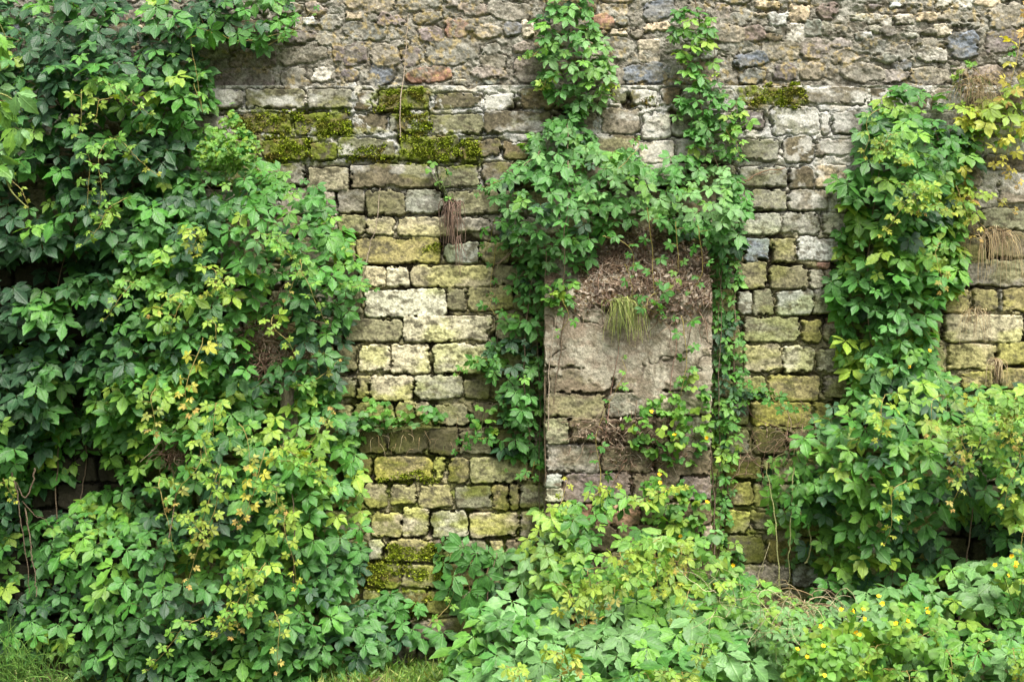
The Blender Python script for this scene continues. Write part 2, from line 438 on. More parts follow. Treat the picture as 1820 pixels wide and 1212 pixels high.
flush = sst(-0.04, -0.012, base_low(X, Y) - sst(757, 764, Y + (fbm(X / 40, Y / 40, 50, 3) - .5) * 10) * 0.055)
H = H + (fbm(X / 34, Y / 22, 2, 4, .5) - .5) * .008 + (fbm(X / 7, Y / 7, 8, 3) - .5) * .005
pits = sst(.60, .72, fbm(X / 10, Y / 8, 24, 4, .6)); H = H - pits * .002 * (ID >= 0)
green = sst(330, 480, Y) * .55 + sst(620, 780, Y) * .55 + .15
mc = mix3(np.zeros(X.shape + (3,)) + np.array((.085, .07, .045)), (.34, .32, .265), flush)
mc = mix3(mc, (.235, .21, .10), sst(360, 460, Y) * flush * .85)
mc = mix3(mc, (.30, .30, .28), sst(420, 250, Y) * flush * sst(.35, .6, fbm(X / 20, Y / 20, 44, 4)))
mc = mix3(mc, (.10, .12, .02), sst(560, 800, Y) * sst(.40, .6, fbm(X / 30, Y / 25, 46, 4)) * .9)
col, mossy = stone_colour(X, Y, H, ID, info, 14, green, mc)
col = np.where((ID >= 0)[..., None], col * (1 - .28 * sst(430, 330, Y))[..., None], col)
# whitish lime wash stains round the joints of the upper courses
lime = sst(440, 200, Y) * sst(.50, .66, fbm(X / 55, Y / 30, 52, 5, .6)) * ~mossy
lime = np.maximum(lime, np.exp(-((X - 1450) / 75) ** 2 - ((Y - 300) / 110) ** 2) * sst(.45, .6, fbm(X / 22, Y / 22, 53, 4)))
col = mix3(col, (.47, .46, .42), lime * .75)
# algae green at the foot, damp dark band under the ledge
col = mix3(col, np.array((.10, .115, .015)), sst(.50, .66, fbm(X / 36, Y / 22, 55, 5, .6)) * (sst(540, 820, Y) * .55))
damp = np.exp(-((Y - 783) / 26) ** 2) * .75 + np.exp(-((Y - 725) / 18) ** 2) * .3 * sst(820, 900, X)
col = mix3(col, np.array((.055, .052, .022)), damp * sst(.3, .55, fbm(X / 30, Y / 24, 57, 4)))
shade_foot_mask = np.maximum(sst(330, 180, X + (fbm(X / 50, Y / 50, 58, 3) - .5) * 120) * sst(400, 470, Y), sst(1640, 1700, X) * sst(860, 900, Y) * .85)  # shade of the foliage hollows painted dark onto the wall behind them
shade_foot_mask = np.maximum(shade_foot_mask, sst(1085, 1130, Y) * .7)  # the same mask darkens the wall foot
col = mix3(col, np.array((.022, .020, .012)), np.clip(shade_foot_mask * 1.05, 0, 1))
mg = fbm(X / 9, Y / 9, 60, 4, .65)
mcol = mix3(np.zeros(X.shape + (3,)) + np.array((.10, .125, .012)), (.115, .095, .03), sst(.45, .62, fbm(X / 30, Y / 16, 61, 4)))
near = np.zeros(X.shape)
for b in blocks:
    if b[4] in 'mn':
        rr_ = np.hypot(np.abs((X - (b[0] + b[2]) / 2) / (b[2] - b[0] + 16) * 2) ** 2, np.abs((Y - (b[1] + b[3]) / 2) / (b[3] - b[1] + 16) * 2) ** 2)
        near = np.maximum(near, sst(1.0, .5, rr_ * .7 + (fbm(X / 24, Y / 16, 63, 4) - .5) * 1.7))
film = sst(.50, .64, fbm(X / 46, Y / 26, 65, 5, .6)) * sst(150, 175, Y) * sst(350, 300, Y) * sst(360, 420, X) * sst(1010, 940, X)
col = mix3(col, np.array((.15, .15, .045)), film * .6)
mm_ = near * sst(.34, .52, mg)
col = mix3(col, mcol, mm_ * .9)
H = H + mm_ * (mg - .35) * .018
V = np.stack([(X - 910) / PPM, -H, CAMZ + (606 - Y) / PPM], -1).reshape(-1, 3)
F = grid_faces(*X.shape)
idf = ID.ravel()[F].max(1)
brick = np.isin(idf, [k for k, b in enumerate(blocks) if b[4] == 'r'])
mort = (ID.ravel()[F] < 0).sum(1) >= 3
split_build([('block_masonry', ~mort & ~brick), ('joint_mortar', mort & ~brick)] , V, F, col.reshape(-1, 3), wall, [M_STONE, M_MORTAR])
for k in [k for k, b in enumerate(blocks) if b[4] == 'r']:
    split_build([('brick', brick & (idf == k))], V, F, col.reshape(-1, 3), wall, [M_STONE])
LOWH = (X[0], Y[:, 0], H)

# --- upper wall: rubble in mortar
rub = fill_rubble(parse(RUBBLE))
def base_up(X, Y):
    return -0.036 + (fbm(X / 30, Y / 24, 71, 4) - .5) * .030 + (fbm(X / 6, Y / 6, 73, 3, .6) - .5) * .014
X, Y, H, ID, info = relief(XL, XR, YT, 157, STEP, rub, True, 33, base_up, 0.014, lambda a, b: -.041 + (fbm(a / 40, b / 30, 71, 3) - .5) * .02, .010)
H = H + (fbm(X / 20, Y / 16, 75, 5, .6) - .5) * .014 + (fbm(X / 5, Y / 5, 77, 2) - .5) * .006
mc = mix3(np.zeros(X.shape + (3,)) + np.array((.215, .198, .158)), (.31, .295, .245), sst(.45, .62, fbm(X / 25, Y / 20, 78, 4)))
mc = mix3(mc, (.10, .085, .06), sst(.56, .68, fbm(X / 9, Y / 8, 79, 4)) * .8)
col, _ = stone_colour(X, Y, H, ID, info, 34, 0 * X, mc)
wash = sst(.48, .62, fbm(X / 30, Y / 22, 80, 5, .62))           # mortar smeared over the stones
col = mix3(col, mc * .95, wash * .5 * ~np.isin(ID, [k for k, b in enumerate(rub) if b[4] in 'wc']))
lich = sst(.56, .66, fbm(X / 8, Y / 7, 82, 3, .6)) * sst(.42, .6, fbm(X / 90, Y / 50, 83, 3))
col = mix3(col, (.33, .25, .10), lich * .6)
col = col * np.array((.86, .87, .885))
V = np.stack([(X - 910) / PPM, -H, CAMZ + (606 - Y) / PPM], -1).reshape(-1, 3)
F = grid_faces(*X.shape)
mort = (ID.ravel()[F] < 0).sum(1) >= 3
split_build([('rubble_masonry', ~mort), ('rubble_mortar', mort)], V, F, col.reshape(-1, 3), wall, [M_RUBBLE, M_MORTAR])
# body of the wall behind the faces
x0, x1, z0, z1 = (XL - 910) / PPM, (XR - 910) / PPM, -0.3, CAMZ + (606 - YT) / PPM
cx = np.array([(x, y, z) for x in (x0, x1) for y in (0.09, 0.75) for z in (z0, z1)])
build('wall_core', cx, [np.array([(0, 1, 3, 2), (4, 6, 7, 5), (0, 4, 5, 1), (2, 3, 7, 6), (1, 5, 7, 3), (0, 2, 6, 4)])], M_MORTAR, wall, np.full((8, 3), .12), smooth=False)

# ------------------------------------------------------------------ buttress (a pier standing 0.28 m proud, weathered top)
BD = 0.28
butt = thing('stone_buttress', 'patched stone pier with crumbling tan plaster standing against the wall', 'buttress', P(1117, 1166, BD))
BST = parse("""970,699,1077,742,o;1080,700,1150,740,g;1155,698,1265,738,t;970,744,1010,788,o;1013,744,1100,786,b;1105,742,1190,790,b;1195,742,1265,800,t;970,790,1066,840,t;1070,792,1160,838,b;1165,795,1265,845,b;
1003,842,1122,892,v;1126,842,1208,890,b;969,845,1000,866,q;969,868,1001,892,q;1212,848,1266,888,v;972,896,1018,930,b;1021,896,1054,930,r;1057,897,1138,934,r;1142,894,1208,932,b;1212,894,1266,932,b;
972,934,1094,980,b;1097,934,1178,980,b;1182,934,1244,978,b;1247,935,1266,970,t;970,984,1060,1030,b;1064,984,1150,1030,o;1154,984,1266,1030,b;970,1034,1100,1080,b;1104,1034,1266,1080,b;970,1084,1040,1130,b;1044,1084,1266,1130,b;970,1134,1266,1180,d;
975,655,1085,697,b;1088,655,1265,694,t;970,600,1080,650,t;1085,600,1265,650,t;970,400,1265,596,t""")
def base_b(X, Y):
    return -0.035 + (fbm(X / 14, Y / 14, 91, 3) - .5) * .03
X, Y, H, ID, info = relief(968, 1267, 400, 1190, STEP, BST, False, 51, base_b, 0.018, -.022)
H = H + (fbm(X / 30, Y / 22, 92, 5, .6) - .5) * .022 + (fbm(X / 7, Y / 7, 93, 3) - .5) * .007
col, _ = stone_colour(X, Y, H, ID, info, 52, .25 + 0 * X, np.zeros(X.shape + (3,)) + np.array((.12, .10, .065)))
# surviving plaster skin
edge = 672 + 60 * (fbm(X / 60, Y * 0 + 3, 95, 3) - .5) + sst(1080, 1120, X) * 40 + (fbm(X / 18, Y / 18, 96, 4) - .5) * 60
plast = sst(9, -9, Y - edge) * sst(.28, .36, fbm(X / 34 + 4, Y / 26, 97, 4, .5) + .12 * sst(640, 560, Y))
H = H * (1 - plast) + (-.004 + (fbm(X / 40, Y / 40, 98, 4) - .5) * .016 + (fbm(X / 12, Y / 12, 94, 4, .6) - .5) * .009) * plast
pc = mix3(np.zeros(X.shape + (3,)) + np.array((.285, .26, .20)), (.205, .175, .13), sst(.45, .65, fbm(X / 30, Y / 30, 99, 5, .6)))
pc = mix3(pc, (.17, .145, .10), sst(.55, .7, fbm(X / 16, Y / 24, 100, 5, .65)) * .7)
pc = mix3(pc, (.17, .125, .09), sst(.52, .64, fbm(X / 40, Y / 34, 108, 5, .6)) * .55)
pc = mix3(pc, (.37, .35, .28), sst(.60, .72, fbm(X / 22, Y / 18, 101, 5, .6)) * .6)
col = mix3(col, np.array((.15, .11, .075)), sst(.48, .62, fbm(X / 60, Y / 30, 109, 4, .6)) * .38)
crk = sst(.016, .004, np.abs(fbm(X / 70, Y / 60, 116, 4, .55) - .5)) * sst(.45, .55, fbm(X / 80, Y / 60, 117, 2))
pc = mix3(pc, (.07, .055, .04), crk * .8)
run = sst(.50, .66, fbm(X / 11, Y / 120, 114, 4, .6)) * sst(.4, .55, fbm(X / 60, Y / 60, 115, 2))     # run-off streaks
pc = mix3(pc, (.13, .11, .075), run * .6)
H = H - crk * plast * .010
col = mix3(col, pc, plast)
# brown soil on the weathered shoulders
soil = sst(575, 505, Y + (fbm(X / 40, Y / 30, 103, 4) - .5) * 130) * sst(.42, .50, fbm(X / 22, Y / 18, 104, 4) + .06 * sst(500, 420, Y))
soil = np.maximum(soil, np.exp(-((X - 1100) / 75) ** 2 - ((Y - 772) / 28) ** 2) * 1.3 * sst(.4, .55, fbm(X / 20, Y / 16, 105, 4)))
soil = np.clip(soil, 0, 1)
sc_ = mix3(np.zeros(X.shape + (3,)) + np.array((.10, .070, .045)), (.21, .16, .115), sst(.5, .68, fbm(X / 8, Y / 6, 106, 4, .6)))
col = mix3(col, sc_, soil)
H = H + soil * (.012 + (fbm(X / 9, Y / 7, 107, 4, .6) - .4) * .05)
slope = sst(545, 400, Y) * (BD + .02)                               # top leans back into the wall
dep = BD - slope
s = (CAMD - BD) / CAMD / PPM
bx = (X - 910) * s + np.clip(np.abs(X - 1117.5) / 149.5 - .93, 0, 1) / .07 * np.sign(X - 1117.5) * (fbm(X * 0 + 7, Y / 12, 118, 5, .6) - .6) * .022; bz = CAMZ + (606 - Y) * s
V = np.stack([bx, -(dep + H), bz], -1).reshape(-1, 3)
F = grid_faces(*X.shape)
sf = soil.ravel()[F].mean(1) > .55; pf = (plast.ravel()[F].mean(1) > .5) & ~sf
split_build([('pier_masonry', ~pf), ('plaster', pf)], V, F, col.reshape(-1, 3), butt, [M_STONE, M_PLASTER])
BUTT_GRID = (X[0], Y[:, 0], dep + H)
# side cheeks of the pier
g = Geo()
for cxi in (0, -1):
    ys = Y[:, cxi]; n = len(ys); m = 10
    tt = np.linspace(0, 1, m)[None]
    yy = -(dep + H)[:, cxi][:, None] * (1 - tt) + 0.06 * tt
    xx = bx[:, cxi][:, None] + (fbm(ys[:, None] / 12, tt * 9, 110 + cxi, 4) - .5) * .02 * np.sin(np.pi * np.clip(tt * 1.2, 0, 1))
    VV = np.stack([xx + 0 * yy, yy, bz[:, cxi][:, None] + 0 * yy], -1)
    cc = np.array((.20, .175, .11)) * (.6 + .8 * fbm(ys[:, None] / 10, tt * 8, 113, 4))[..., None]
    g.add(VV.reshape(-1, 3), [grid_faces(n, m)], cc.reshape(-1, 3))
g.build('pier_side', M_STONE, butt)

def surf(px, py, on='wall'):
    """depth in front of the wall plane of the masonry at a photo pixel"""
    if on == 'pier':
        gx, gy, gh = BUTT_GRID
    else:
        gx, gy, gh = LOWH
        if py < 157: return -0.02
    i = int(np.clip((px - gx[0]) / STEP, 0, len(gx) - 1)); j = int(np.clip((py - gy[0]) / STEP, 0, len(gy) - 1))
    return float(gh[j, i])

# ------------------------------------------------------------------ ground
n = 140
gx = np.concatenate([np.linspace(-300, -4, 20), np.linspace(-3.9, 3.9, n), np.linspace(4, 300, 20)])
gy = np.concatenate([np.linspace(-300, -4, 20), np.linspace(-3.9, 0.2, 80), [1, 5, 40, 300]])
GX, GY = np.meshgrid(gx, gy)
near = np.exp(-(np.maximum(np.abs(GX) - 3.5, 0) + np.maximum(np.abs(GY + 1.8) - 2, 0)) * .5)
GZ = (fbm(GX * 1.6 + 50, GY * 1.6 + 50, 120, 4) - .5) * .10 * near - .01
gc = mix3(np.zeros(GX.shape + (3,)) + np.array((.06, .10, .018)), (.09, .07, .04), sst(.5, .7, fbm(GX * 3 + 50, GY * 3 + 50, 121, 4)))
ground = build('ground', np.stack([GX, GY, GZ], -1).reshape(-1, 3), [grid_faces(*GX.shape)[:, ::-1]], M_GROUND, None, gc.reshape(-1, 3))
ground['kind'] = 'structure'

# ------------------------------------------------------------------ leaves
def leaflet(rows, widths, tooth):
    u = np.linspace(0, 1, rows); w = np.interp(u, np.linspace(0, 1, len(widths)), widths)
    sgn = np.where(np.arange(rows) % 2 == 0, 1, -1)
    w = w * (1 + tooth * sgn); ue = u - .03 * sgn * (w > 0)
    L_ = np.stack([np.where(w > 0, ue, u), -w], -1); Mi = np.stack([u, 0 * u], -1); R_ = np.stack([np.where(w > 0, ue, u), w], -1)
    V = np.stack([L_, Mi, R_], 1).reshape(-1, 2)
    i = np.arange(rows - 1)[:, None] * 3 + np.array([0, 1])[None]
    F = np.stack([i, i + 1, i + 4, i + 3], -1).reshape(-1, 4)
    return V, F
CREEPER = leaflet(11, [0.010, .050, .110, .175, .222, .242, .236, .198, .126, .042, 0.003], .08)
HERB = leaflet(7, [0.02, .26, .38, .40, .34, .22, 0.02], .10)
BLADE = leaflet(6, [0.03, .05, .05, .04, .03, 0.003], 0)

def leaves(g, pos, nrm, tip, size, col, shape=CREEPER, nl=5, spread=56, droop=.20, fold=.35, rs=None, petiole=.0, pcol=(.16, .09, .05)):
    """palmate leaves: pos (n,3) hub, nrm upper side, tip direction of the middle leaflet, size = leaflet length"""
    rs = rs or rng
    n = len(pos)
    if n == 0: return
    nrm = norm(nrm); tip = norm(tip - nrm * (tip * nrm).sum(-1, keepdims=True)); side = np.cross(nrm, tip)
    ks = np.arange(nl) - (nl - 1) / 2
    th = np.radians(ks * spread)[None] + rs.normal(0, .13, (n, nl))
    ln = (1 - .15 * np.abs(ks) ** 1.2)[None] * rs.uniform(.86, 1.12, (n, nl))
    if nl == 1: th = rs.normal(0, .1, (n, 1))
    dl = rs.uniform(.10, .5, (n, nl)) * droop * 2
    d0 = np.cos(th)[..., None] * tip[:, None] + np.sin(th)[..., None] * side[:, None]
    d = norm(d0 * np.cos(dl)[..., None] - nrm[:, None] * np.sin(dl)[..., None])
    up = norm(nrm[:, None] * np.cos(dl)[..., None] + d0 * np.sin(dl)[..., None])
    tw = rs.normal(0, .20, (n, nl))[..., None]
    sd = np.cross(up, d); sd, up = sd * np.cos(tw) + up * np.sin(tw), up * np.cos(tw) - sd * np.sin(tw)
    T, F = shape
    u = T[:, 0][None, None]; v = T[:, 1][None, None]
    fo = (fold * rs.uniform(.3, 1.2, (n, nl)))[..., None]; dr = (droop * rs.uniform(.3, 1.3, (n, nl)))[..., None]
    wav = rs.normal(0, .035, (n, nl))[..., None]
    z = np.abs(v) * fo - dr * u * u * .55 + wav * np.sin(u * 9 + rs.uniform(0, 6, (n, nl))[..., None]) * np.sign(v)
    off = .06 if nl > 1 else 0
    Lh = (size[:, None] * ln)[..., None, None]
    Vv = pos[:, None, None] + Lh * ((u + off)[..., None] * d[:, :, None] + v[..., None] * sd[:, :, None] + z[..., None] * up[:, :, None])
    m = len(T)
    cv = np.asarray(col, float)[:, None] * rs.uniform(.86, 1.14, (n, nl, 1))
    cv = np.broadcast_to(cv[:, :, None], Vv.shape)
    idx = (np.arange(n * nl) * m)[:, None, None] + F[None]
    uv = np.broadcast_to(np.stack([u[0, 0], v[0, 0]], -1)[None, None], Vv.shape[:3] + (2,))
    g.add(Vv.reshape(-1, 3), [idx.reshape(-1, 4)], cv.reshape(-1, 3), uv.reshape(-1, 2))
    if petiole > 0:
        a = pos; b = pos - tip * (size * petiole)[:, None] * .5 - nrm * (size * petiole)[:, None]
        w = 0.0016
        pv = np.stack([a + side * w, a - side * w, a + np.cross(side, norm(b - a)) * w, b + side * w, b - side * w, b + np.cross(side, norm(b - a)) * w], 1)
        f = np.array([(0, 1, 4, 3), (1, 2, 5, 4), (2, 0, 3, 5)])
        fi = (np.arange(n) * 6)[:, None, None] + f[None]
        g.add(pv.reshape(-1, 3), [fi.reshape(-1, 4)], np.array(pcol))

# leaf colours (albedo), PB raised to carry the foreground's brighter sky light
DK = (.018, .066, .023); MD = (.044, .160, .018); BL = (.052, .168, .030); LT = (.105, .250, .029); YG = (.19, .30, .032); YE = (.34, .36, .035); OR = (.40, .27, .075); PB = (.115, .245, .076)
TONES = {'D': DK, 'M': MD, 'B': BL, 'L': LT, 'Y': YG, 'E': YE, 'O': OR, 'P': PB}

def inside(poly, x, y):
    poly = np.asarray(poly, float); r = np.zeros(x.shape, bool); j = len(poly) - 1
    for i in range(len(poly)):
        xi, yi = poly[i]; xj, yj = poly[j]
        c = ((yi > y) != (yj > y)) & (x < (xj - xi) * (y - yi) / (yj - yi + 1e-9) + xi)
        r ^= c; j = i
    return r

def edge_dist(poly, x, y):
    poly = np.asarray(poly, float); d = np.full(x.shape, 1e9)
    for i in range(len(poly)):
        a = poly[i]; b = poly[(i + 1) % len(poly)]; ab = b - a
        t = np.clip(((x - a[0]) * ab[0] + (y - a[1]) * ab[1]) / (ab @ ab + 1e-9), 0, 1)
        d = np.minimum(d, np.hypot(x - a[0] - t * ab[0], y - a[1] - t * ab[1]))
    return d

def scatter(poly, area_per, rs, holes=()):
    poly = np.asarray(poly, float)
    lo, hi = poly.min(0), poly.max(0)
    A = (hi - lo).prod(); n = int(A / area_per)
    x = rs.uniform(lo[0], hi[0], n); y = rs.uniform(lo[1], hi[1], n)
    k = inside(poly, x, y)
    for (cx, cy, rx, ry, p) in holes:
        e = ((x - cx) / rx) ** 2 + ((y - cy) / ry) ** 2
        k &= ~((e < 1 + .5 * (vnoise(x / 20, y / 20, 3) - .5)) & (rs.random(n) < p))
    return x[k], y[k]

def mosaic(poly, dx, dy, rs, holes=()):
    x, y = scatter(poly, dx * dy / 9, rs, holes)
    kx, ky = [], []
    cells = {}
    for a, b in zip(x, y):
        ci, cj = int(a // dx), int(b // dy); ok = True
        for i in (-1, 0, 1):
            for j in (-1, 0, 1):
                for (c, d) in cells.get((ci + i, cj + j), ()):
                    if ((a - c) / dx) ** 2 + ((b - d) / dy) ** 2 < 1: ok = False
        if ok:
            cells.setdefault((ci, cj), []).append((a, b)); kx.append(a); ky.append(b)
    return np.array(kx), np.array(ky)

def tones(mixs, x, y, rs, seed, patch=90):
    """colour per leaf: proportions by letter, neighbouring leaves alike"""
    keys = [k for k, _ in mixs]; w = np.array([v for _, v in mixs], float); w /= w.sum()
    q = fbm(x / patch, y / patch, seed, 2); rank = np.argsort(np.argsort(q)) / max(len(q) - 1, 1)
    t = np.clip(rank + rs.normal(0, .32, len(x)), 0, .9999)
    t = np.argsort(np.argsort(t)) / max(len(t), 1)
    k = np.searchsorted(np.cumsum(w), t, side='right').clip(0, len(w) - 1)
    c = np.array([TONES[k_] for k_ in keys])
    k2 = np.clip(k + rs.integers(-1, 2, len(k)), 0, len(w) - 1)
    f = rs.uniform(0, .5, len(k))[:, None]
    out = (c[k] * (1 - f) + c[k2] * f) * rs.uniform(.8, 1.2, (len(k), 1))
    return out

def leaf_frame(n, rs, out=.68, up=.76, jit=.27):
    nrm = np.array([0, -out, up])[None] + rs.normal(0, jit, (n, 3))
    tip = np.array([0, -.5, -.85])[None] + rs.normal(0, .55, (n, 3)) * np.array([1, .5, .6])
    return nrm, tip

def shoot(pts, parent, rs, n=9, size=.055, col0='L', col1='O', name='shoot', thick=.0023, stemcol=(.20, .17, .05), mat=None):
    """a young runner: thin stem with leaves that shrink and turn towards the tip"""
    g = Geo(); path = spline(pts, 26)
    path = path + np.cumsum(rs.normal(0, .0018, path.shape), 0)
    tube(g, path, thick, thick * .35, stemcol)
    t = np.linspace(.12, 1, n); i = (t * 25).astype(int)
    base = path[i]; side = np.where(np.arange(n) % 2 == 0, 1, -1)
    nrm, tip = leaf_frame(n, rs, .8, .5, .35)
    tip[:, 0] += side * 1.1
    sz = size * (1.15 - .75 * t) * rs.uniform(.8, 1.2, n)
    hub = base + np.stack([side * sz * .7, -sz * .5 - .004, sz * .15], -1)
    for a, b in zip(base, hub): tube(g, np.stack([a, (a + b) / 2 + np.array([0, 0, .004]), b]), .0013, .001, stemcol, 3)
    c = np.array(TONES[col0])[None] * (1 - t[:, None] ** 2.4) + np.array(TONES[col1])[None] * t[:, None] ** 2.4
    leaves(g, hub, nrm, tip, sz, c * rs.uniform(.85, 1.15, (n, 1)), droop=.25, rs=rs)
    return g.build(name, mat or M_LEAF, parent)

def creeper(name, label, cat, poly, mixs, depth, bulge=.25, size=(.07, .1), area=350, holes=(), lump=.12, lumpw=85, seed=1, stems=(), shoots=(),
            edge=90, base=.04, basept=None, on=None, shape=CREEPER, nl=5, out=.68, up=.76, layer=.26, mat=None, group=None, patch=90, leafname='foliage', stemcol=(.17, .125, .085), jit=.27):
    rs = np.random.default_rng(seed)
    poly = np.asarray(poly, float)
    bp = basept or (poly[:, 0].mean(), poly[:, 1].max(), depth)
    th = thing(name, label, cat, P(*bp), group)
    # a mosaic of well spread leaves in front, a loose fill behind
    size = (size[0] * .88, size[1] * .90); m = (size[0] + size[1]) / 2 * PPM
    fx, fy = mosaic(poly, m * 1.12, m * .72, rs, holes)
    x, y = scatter(poly, area * 1.25, rs, holes)
    nf = len(fx); front = np.arange(nf + len(x)) < nf
    x = np.concatenate([fx, x]); y = np.concatenate([fy, y])
    e = np.clip(edge_dist(poly, x, y) / edge, 0, 1) ** .6
    lum = fbm(x / lumpw, y / (lumpw * .75), seed + 5, 3)
    d = depth + bulge * e + (lum - .5) * lump * 2 * e
    for (cx, cy, rx, ry, p) in holes:
        q = np.exp(-(((x - cx) / rx) ** 2 + ((y - cy) / ry) ** 2) * .8); d = d - q * (bulge + .1) * p
    back = .06 + rs.random(len(x)) * layer
    d = d - np.where(front, rs.random(len(x)) * .035, np.minimum(back, d * .85))
    d = np.maximum(d, base + rs.random(len(x)) * .04)
    if on is not None: d = d + on(x, y)
    k = P(x, y, d)[:, 2] > .015
    x, y, d, front = x[k], y[k], d[k], front[k]
    nrm, tip = leaf_frame(len(x), rs, out, up, jit)
    fj, ft = leaf_frame(len(x), rs, out * 1.08, up, jit * .6)
    nrm = np.where(front[:, None], fj, nrm); tip = np.where(front[:, None], ft, tip)
    sz = rs.uniform(size[0], size[1], len(x)) * np.where(rs.random(len(x)) < .22, rs.uniform(.5, .8, len(x)), rs.uniform(.85, 1.2, len(x)))
    g = Geo()
    leaves(g, P(x, y, d), nrm, tip, sz, tones(mixs, x, y, rs, seed + 9, patch), shape=shape, nl=nl, rs=rs, petiole=.55)
    g.build(leafname, mat or M_LEAF, th)
    for pts in stems:
        gs = Geo(); p = np.array([P(a, b, c) for a, b, c in pts]); r0 = .0022 + .003 * rs.random()
        pp = spline(p, 30) + np.cumsum(rs.normal(0, .003, (30, 3)), 0)
        tube(gs, pp, r0, r0 * .5, np.array(stemcol) * rs.uniform(.7, 1.3))
        gs.build('stem', M_BARK, th)
    for s_ in shoots:
        pts, kw = (s_ if isinstance(s_, tuple) else (s_, {}))
        shoot([P(a, b, c) for a, b, c in pts], th, rs, **kw)
    return th

def auto_shoots(poly, n, seed, depth, length=(60, 140), c1='OEYYYYYE', size=.05, dirs=None):
    """runners spread over a mass, each a few hands long, falling or reaching sideways"""
    rs = np.random.default_rng(seed); out = []
    x, y = scatter(poly, float(np.prod(np.ptp(np.asarray(poly, float), axis=0))) / (n * 2.5), rs)
    for a, b in list(zip(x, y))[:n]:
        L_ = rs.uniform(*length); an = rs.normal(math.pi / 2, .7) if dirs is None else rs.normal(dirs, .5)
        dx, dy = math.cos(an) * L_, math.sin(an) * L_
        d = depth(a, b) if callable(depth) else depth
        pts = [(a, b, d), (a + dx * .35 + rs.normal(0, 8), b + dy * .3 - 8, d + .05), (a + dx * .7, b + dy * .65, d + .06), (a + dx, b + dy, d + .03)]
        out.append((pts, dict(n=int(rs.integers(6, 11)), size=size * rs.uniform(.75, 1.1), col0=rs.choice(['L', 'L', 'Y']), col1=rs.choice(list(c1)))))
    return out
#VEG#
# ------------------------------------------------------------------ the creepers
# 1 dark curtain hanging down the upper left, dark leaf tones partly painted shade
LP1 = [(-60, -40), (60, 10), (90, -30), (190, -20), (240, 30), (300, -30), (400, -20), (385, 60), (330, 75), (365, 120), (372, 180), (350, 215), (382, 245), (350, 330),
       (400, 420), (330, 520), (260, 560), (220, 640), (170, 700), (160, 800), (110, 850), (60, 870), (-60, 880)]
creeper('creeper', 'dark bluish-green creeper curtain hanging down the left end of the wall from its top', 'creeper', LP1,
        [('D', 6), ('B', 2.6), ('M', 2.4), ('L', .4), ('Y', .22)], .12, .36, (.085, .125), 240,
        [(60, 480, 70, 26, .93), (115, 800, 50, 50, .5), (60, 340, 40, 30, .8), (200, 205, 34, 34, .75), (150, 590, 40, 24, .8), (30, 610, 40, 26, .8), (245, 325, 30, 18, .7), (150, 705, 40, 34, .9)],
        lump=.12, seed=101, basept=(120, 1150, .3),
        stems=[((30, 850, .15), (60, 700, .2), (110, 500, .2), (150, 300, .16), (180, 100, .1), (190, -30, .08)), ((250, 600, .2), (300, 400, .2), (290, 200, .14), (330, 20, .1)),
               ((110, 1000, .12), (100, 820, .1), (130, 640, .12)), ((140, 900, .1), (150, 780, .06), (90, 600, .06))],
        shoots=auto_shoots([(100, 90), (200, 90), (260, 330), (300, 420), (120, 260)], 7, 7, .50) +
        [([(330, 70, .3), (380, 60, .3), (430, 75, .2), (520, 55, .12), (558, 18, .08)], dict(n=7, size=.085, col0='M', col1='M')),
         ([(345, 150, .35), (360, 200, .36), (345, 120, .36), (335, 60, .36)], dict(n=8, size=.04, col0='L', col1='L')),
         ([(10, 310, .6), (40, 340, .62), (55, 370, .62)], dict(n=6, size=.03, col0='Y', col1='E'))])
# 1b its side arm along the top of the wall
creeper('creeper', 'short leafy creeper arm reaching right over bare rubble at the top left of the wall', 'creeper',
        [(370, -30), (505, -30), (520, 40), (500, 85), (440, 90), (395, 62), (350, 50)], [('D', 2), ('M', 4), ('B', 2), ('L', .6)], .08, .12, (.075, .105), 420, seed=113, basept=(430, 90, .05),
        stems=[((360, 60, .08), (420, 40, .08), (500, 50, .06))],
        shoots=[([(440, 70, .15), (470, 78, .14), (505, 62, .12), (552, 22, .06)], dict(n=5, size=.05, col0='M', col1='L'))])
# 2 the upper hump and 3 the lower cascade
LP2 = [(345, 300), (380, 262), (440, 280), (500, 300), (560, 320), (600, 370), (610, 420), (640, 470), (640, 520), (618, 560), (610, 610), (620, 680), (560, 740), (470, 730), (420, 760), (300, 770),
       (200, 760), (150, 720), (130, 640), (170, 520), (200, 400), (260, 320)]
creeper('creeper', 'wide mid-green creeper hump swelling over the left wall, beside the bare yellowish blocks', 'creeper', LP2,
        [('D', 2.2), ('B', 4), ('M', 4.4), ('L', 1.5), ('Y', .55)], .22, .36, (.070, .105), 300,
        [(476, 605, 34, 36, .9), (485, 520, 18, 16, .7), (560, 555, 20, 12, .5)], lump=.09, seed=127, basept=(420, 1160, .4),
        stems=[((520, 700, .15), (500, 560, .3), (440, 420, .35), (360, 320, .3)), ((380, 700, .3), (420, 620, .32), (470, 560, .3), (520, 480, .25))],
        shoots=auto_shoots([(220, 380), (560, 380), (560, 560), (240, 600)], 11, 19, .62, size=.045, length=(50, 110)) +
        [([(600, 500, .4), (628, 508, .38), (650, 505, .3), (668, 512, .26)], dict(n=8, size=.04, col0='L', col1='M'))])
LP3 = [(200, 620), (240, 560), (300, 540), (400, 560), (430, 610), (440, 665), (520, 690), (575, 640), (600, 700), (620, 760), (640, 830), (640, 900), (655, 960), (640, 1040), (660, 1090), (700, 1140), (690, 1180),
       (640, 1230), (600, 1330), (400, 1340), (200, 1330), (110, 1230), (80, 1180), (30, 1170), (0, 1120), (40, 1080), (70, 1010), (60, 930), (120, 900), (210, 850), (160, 760), (150, 690)]
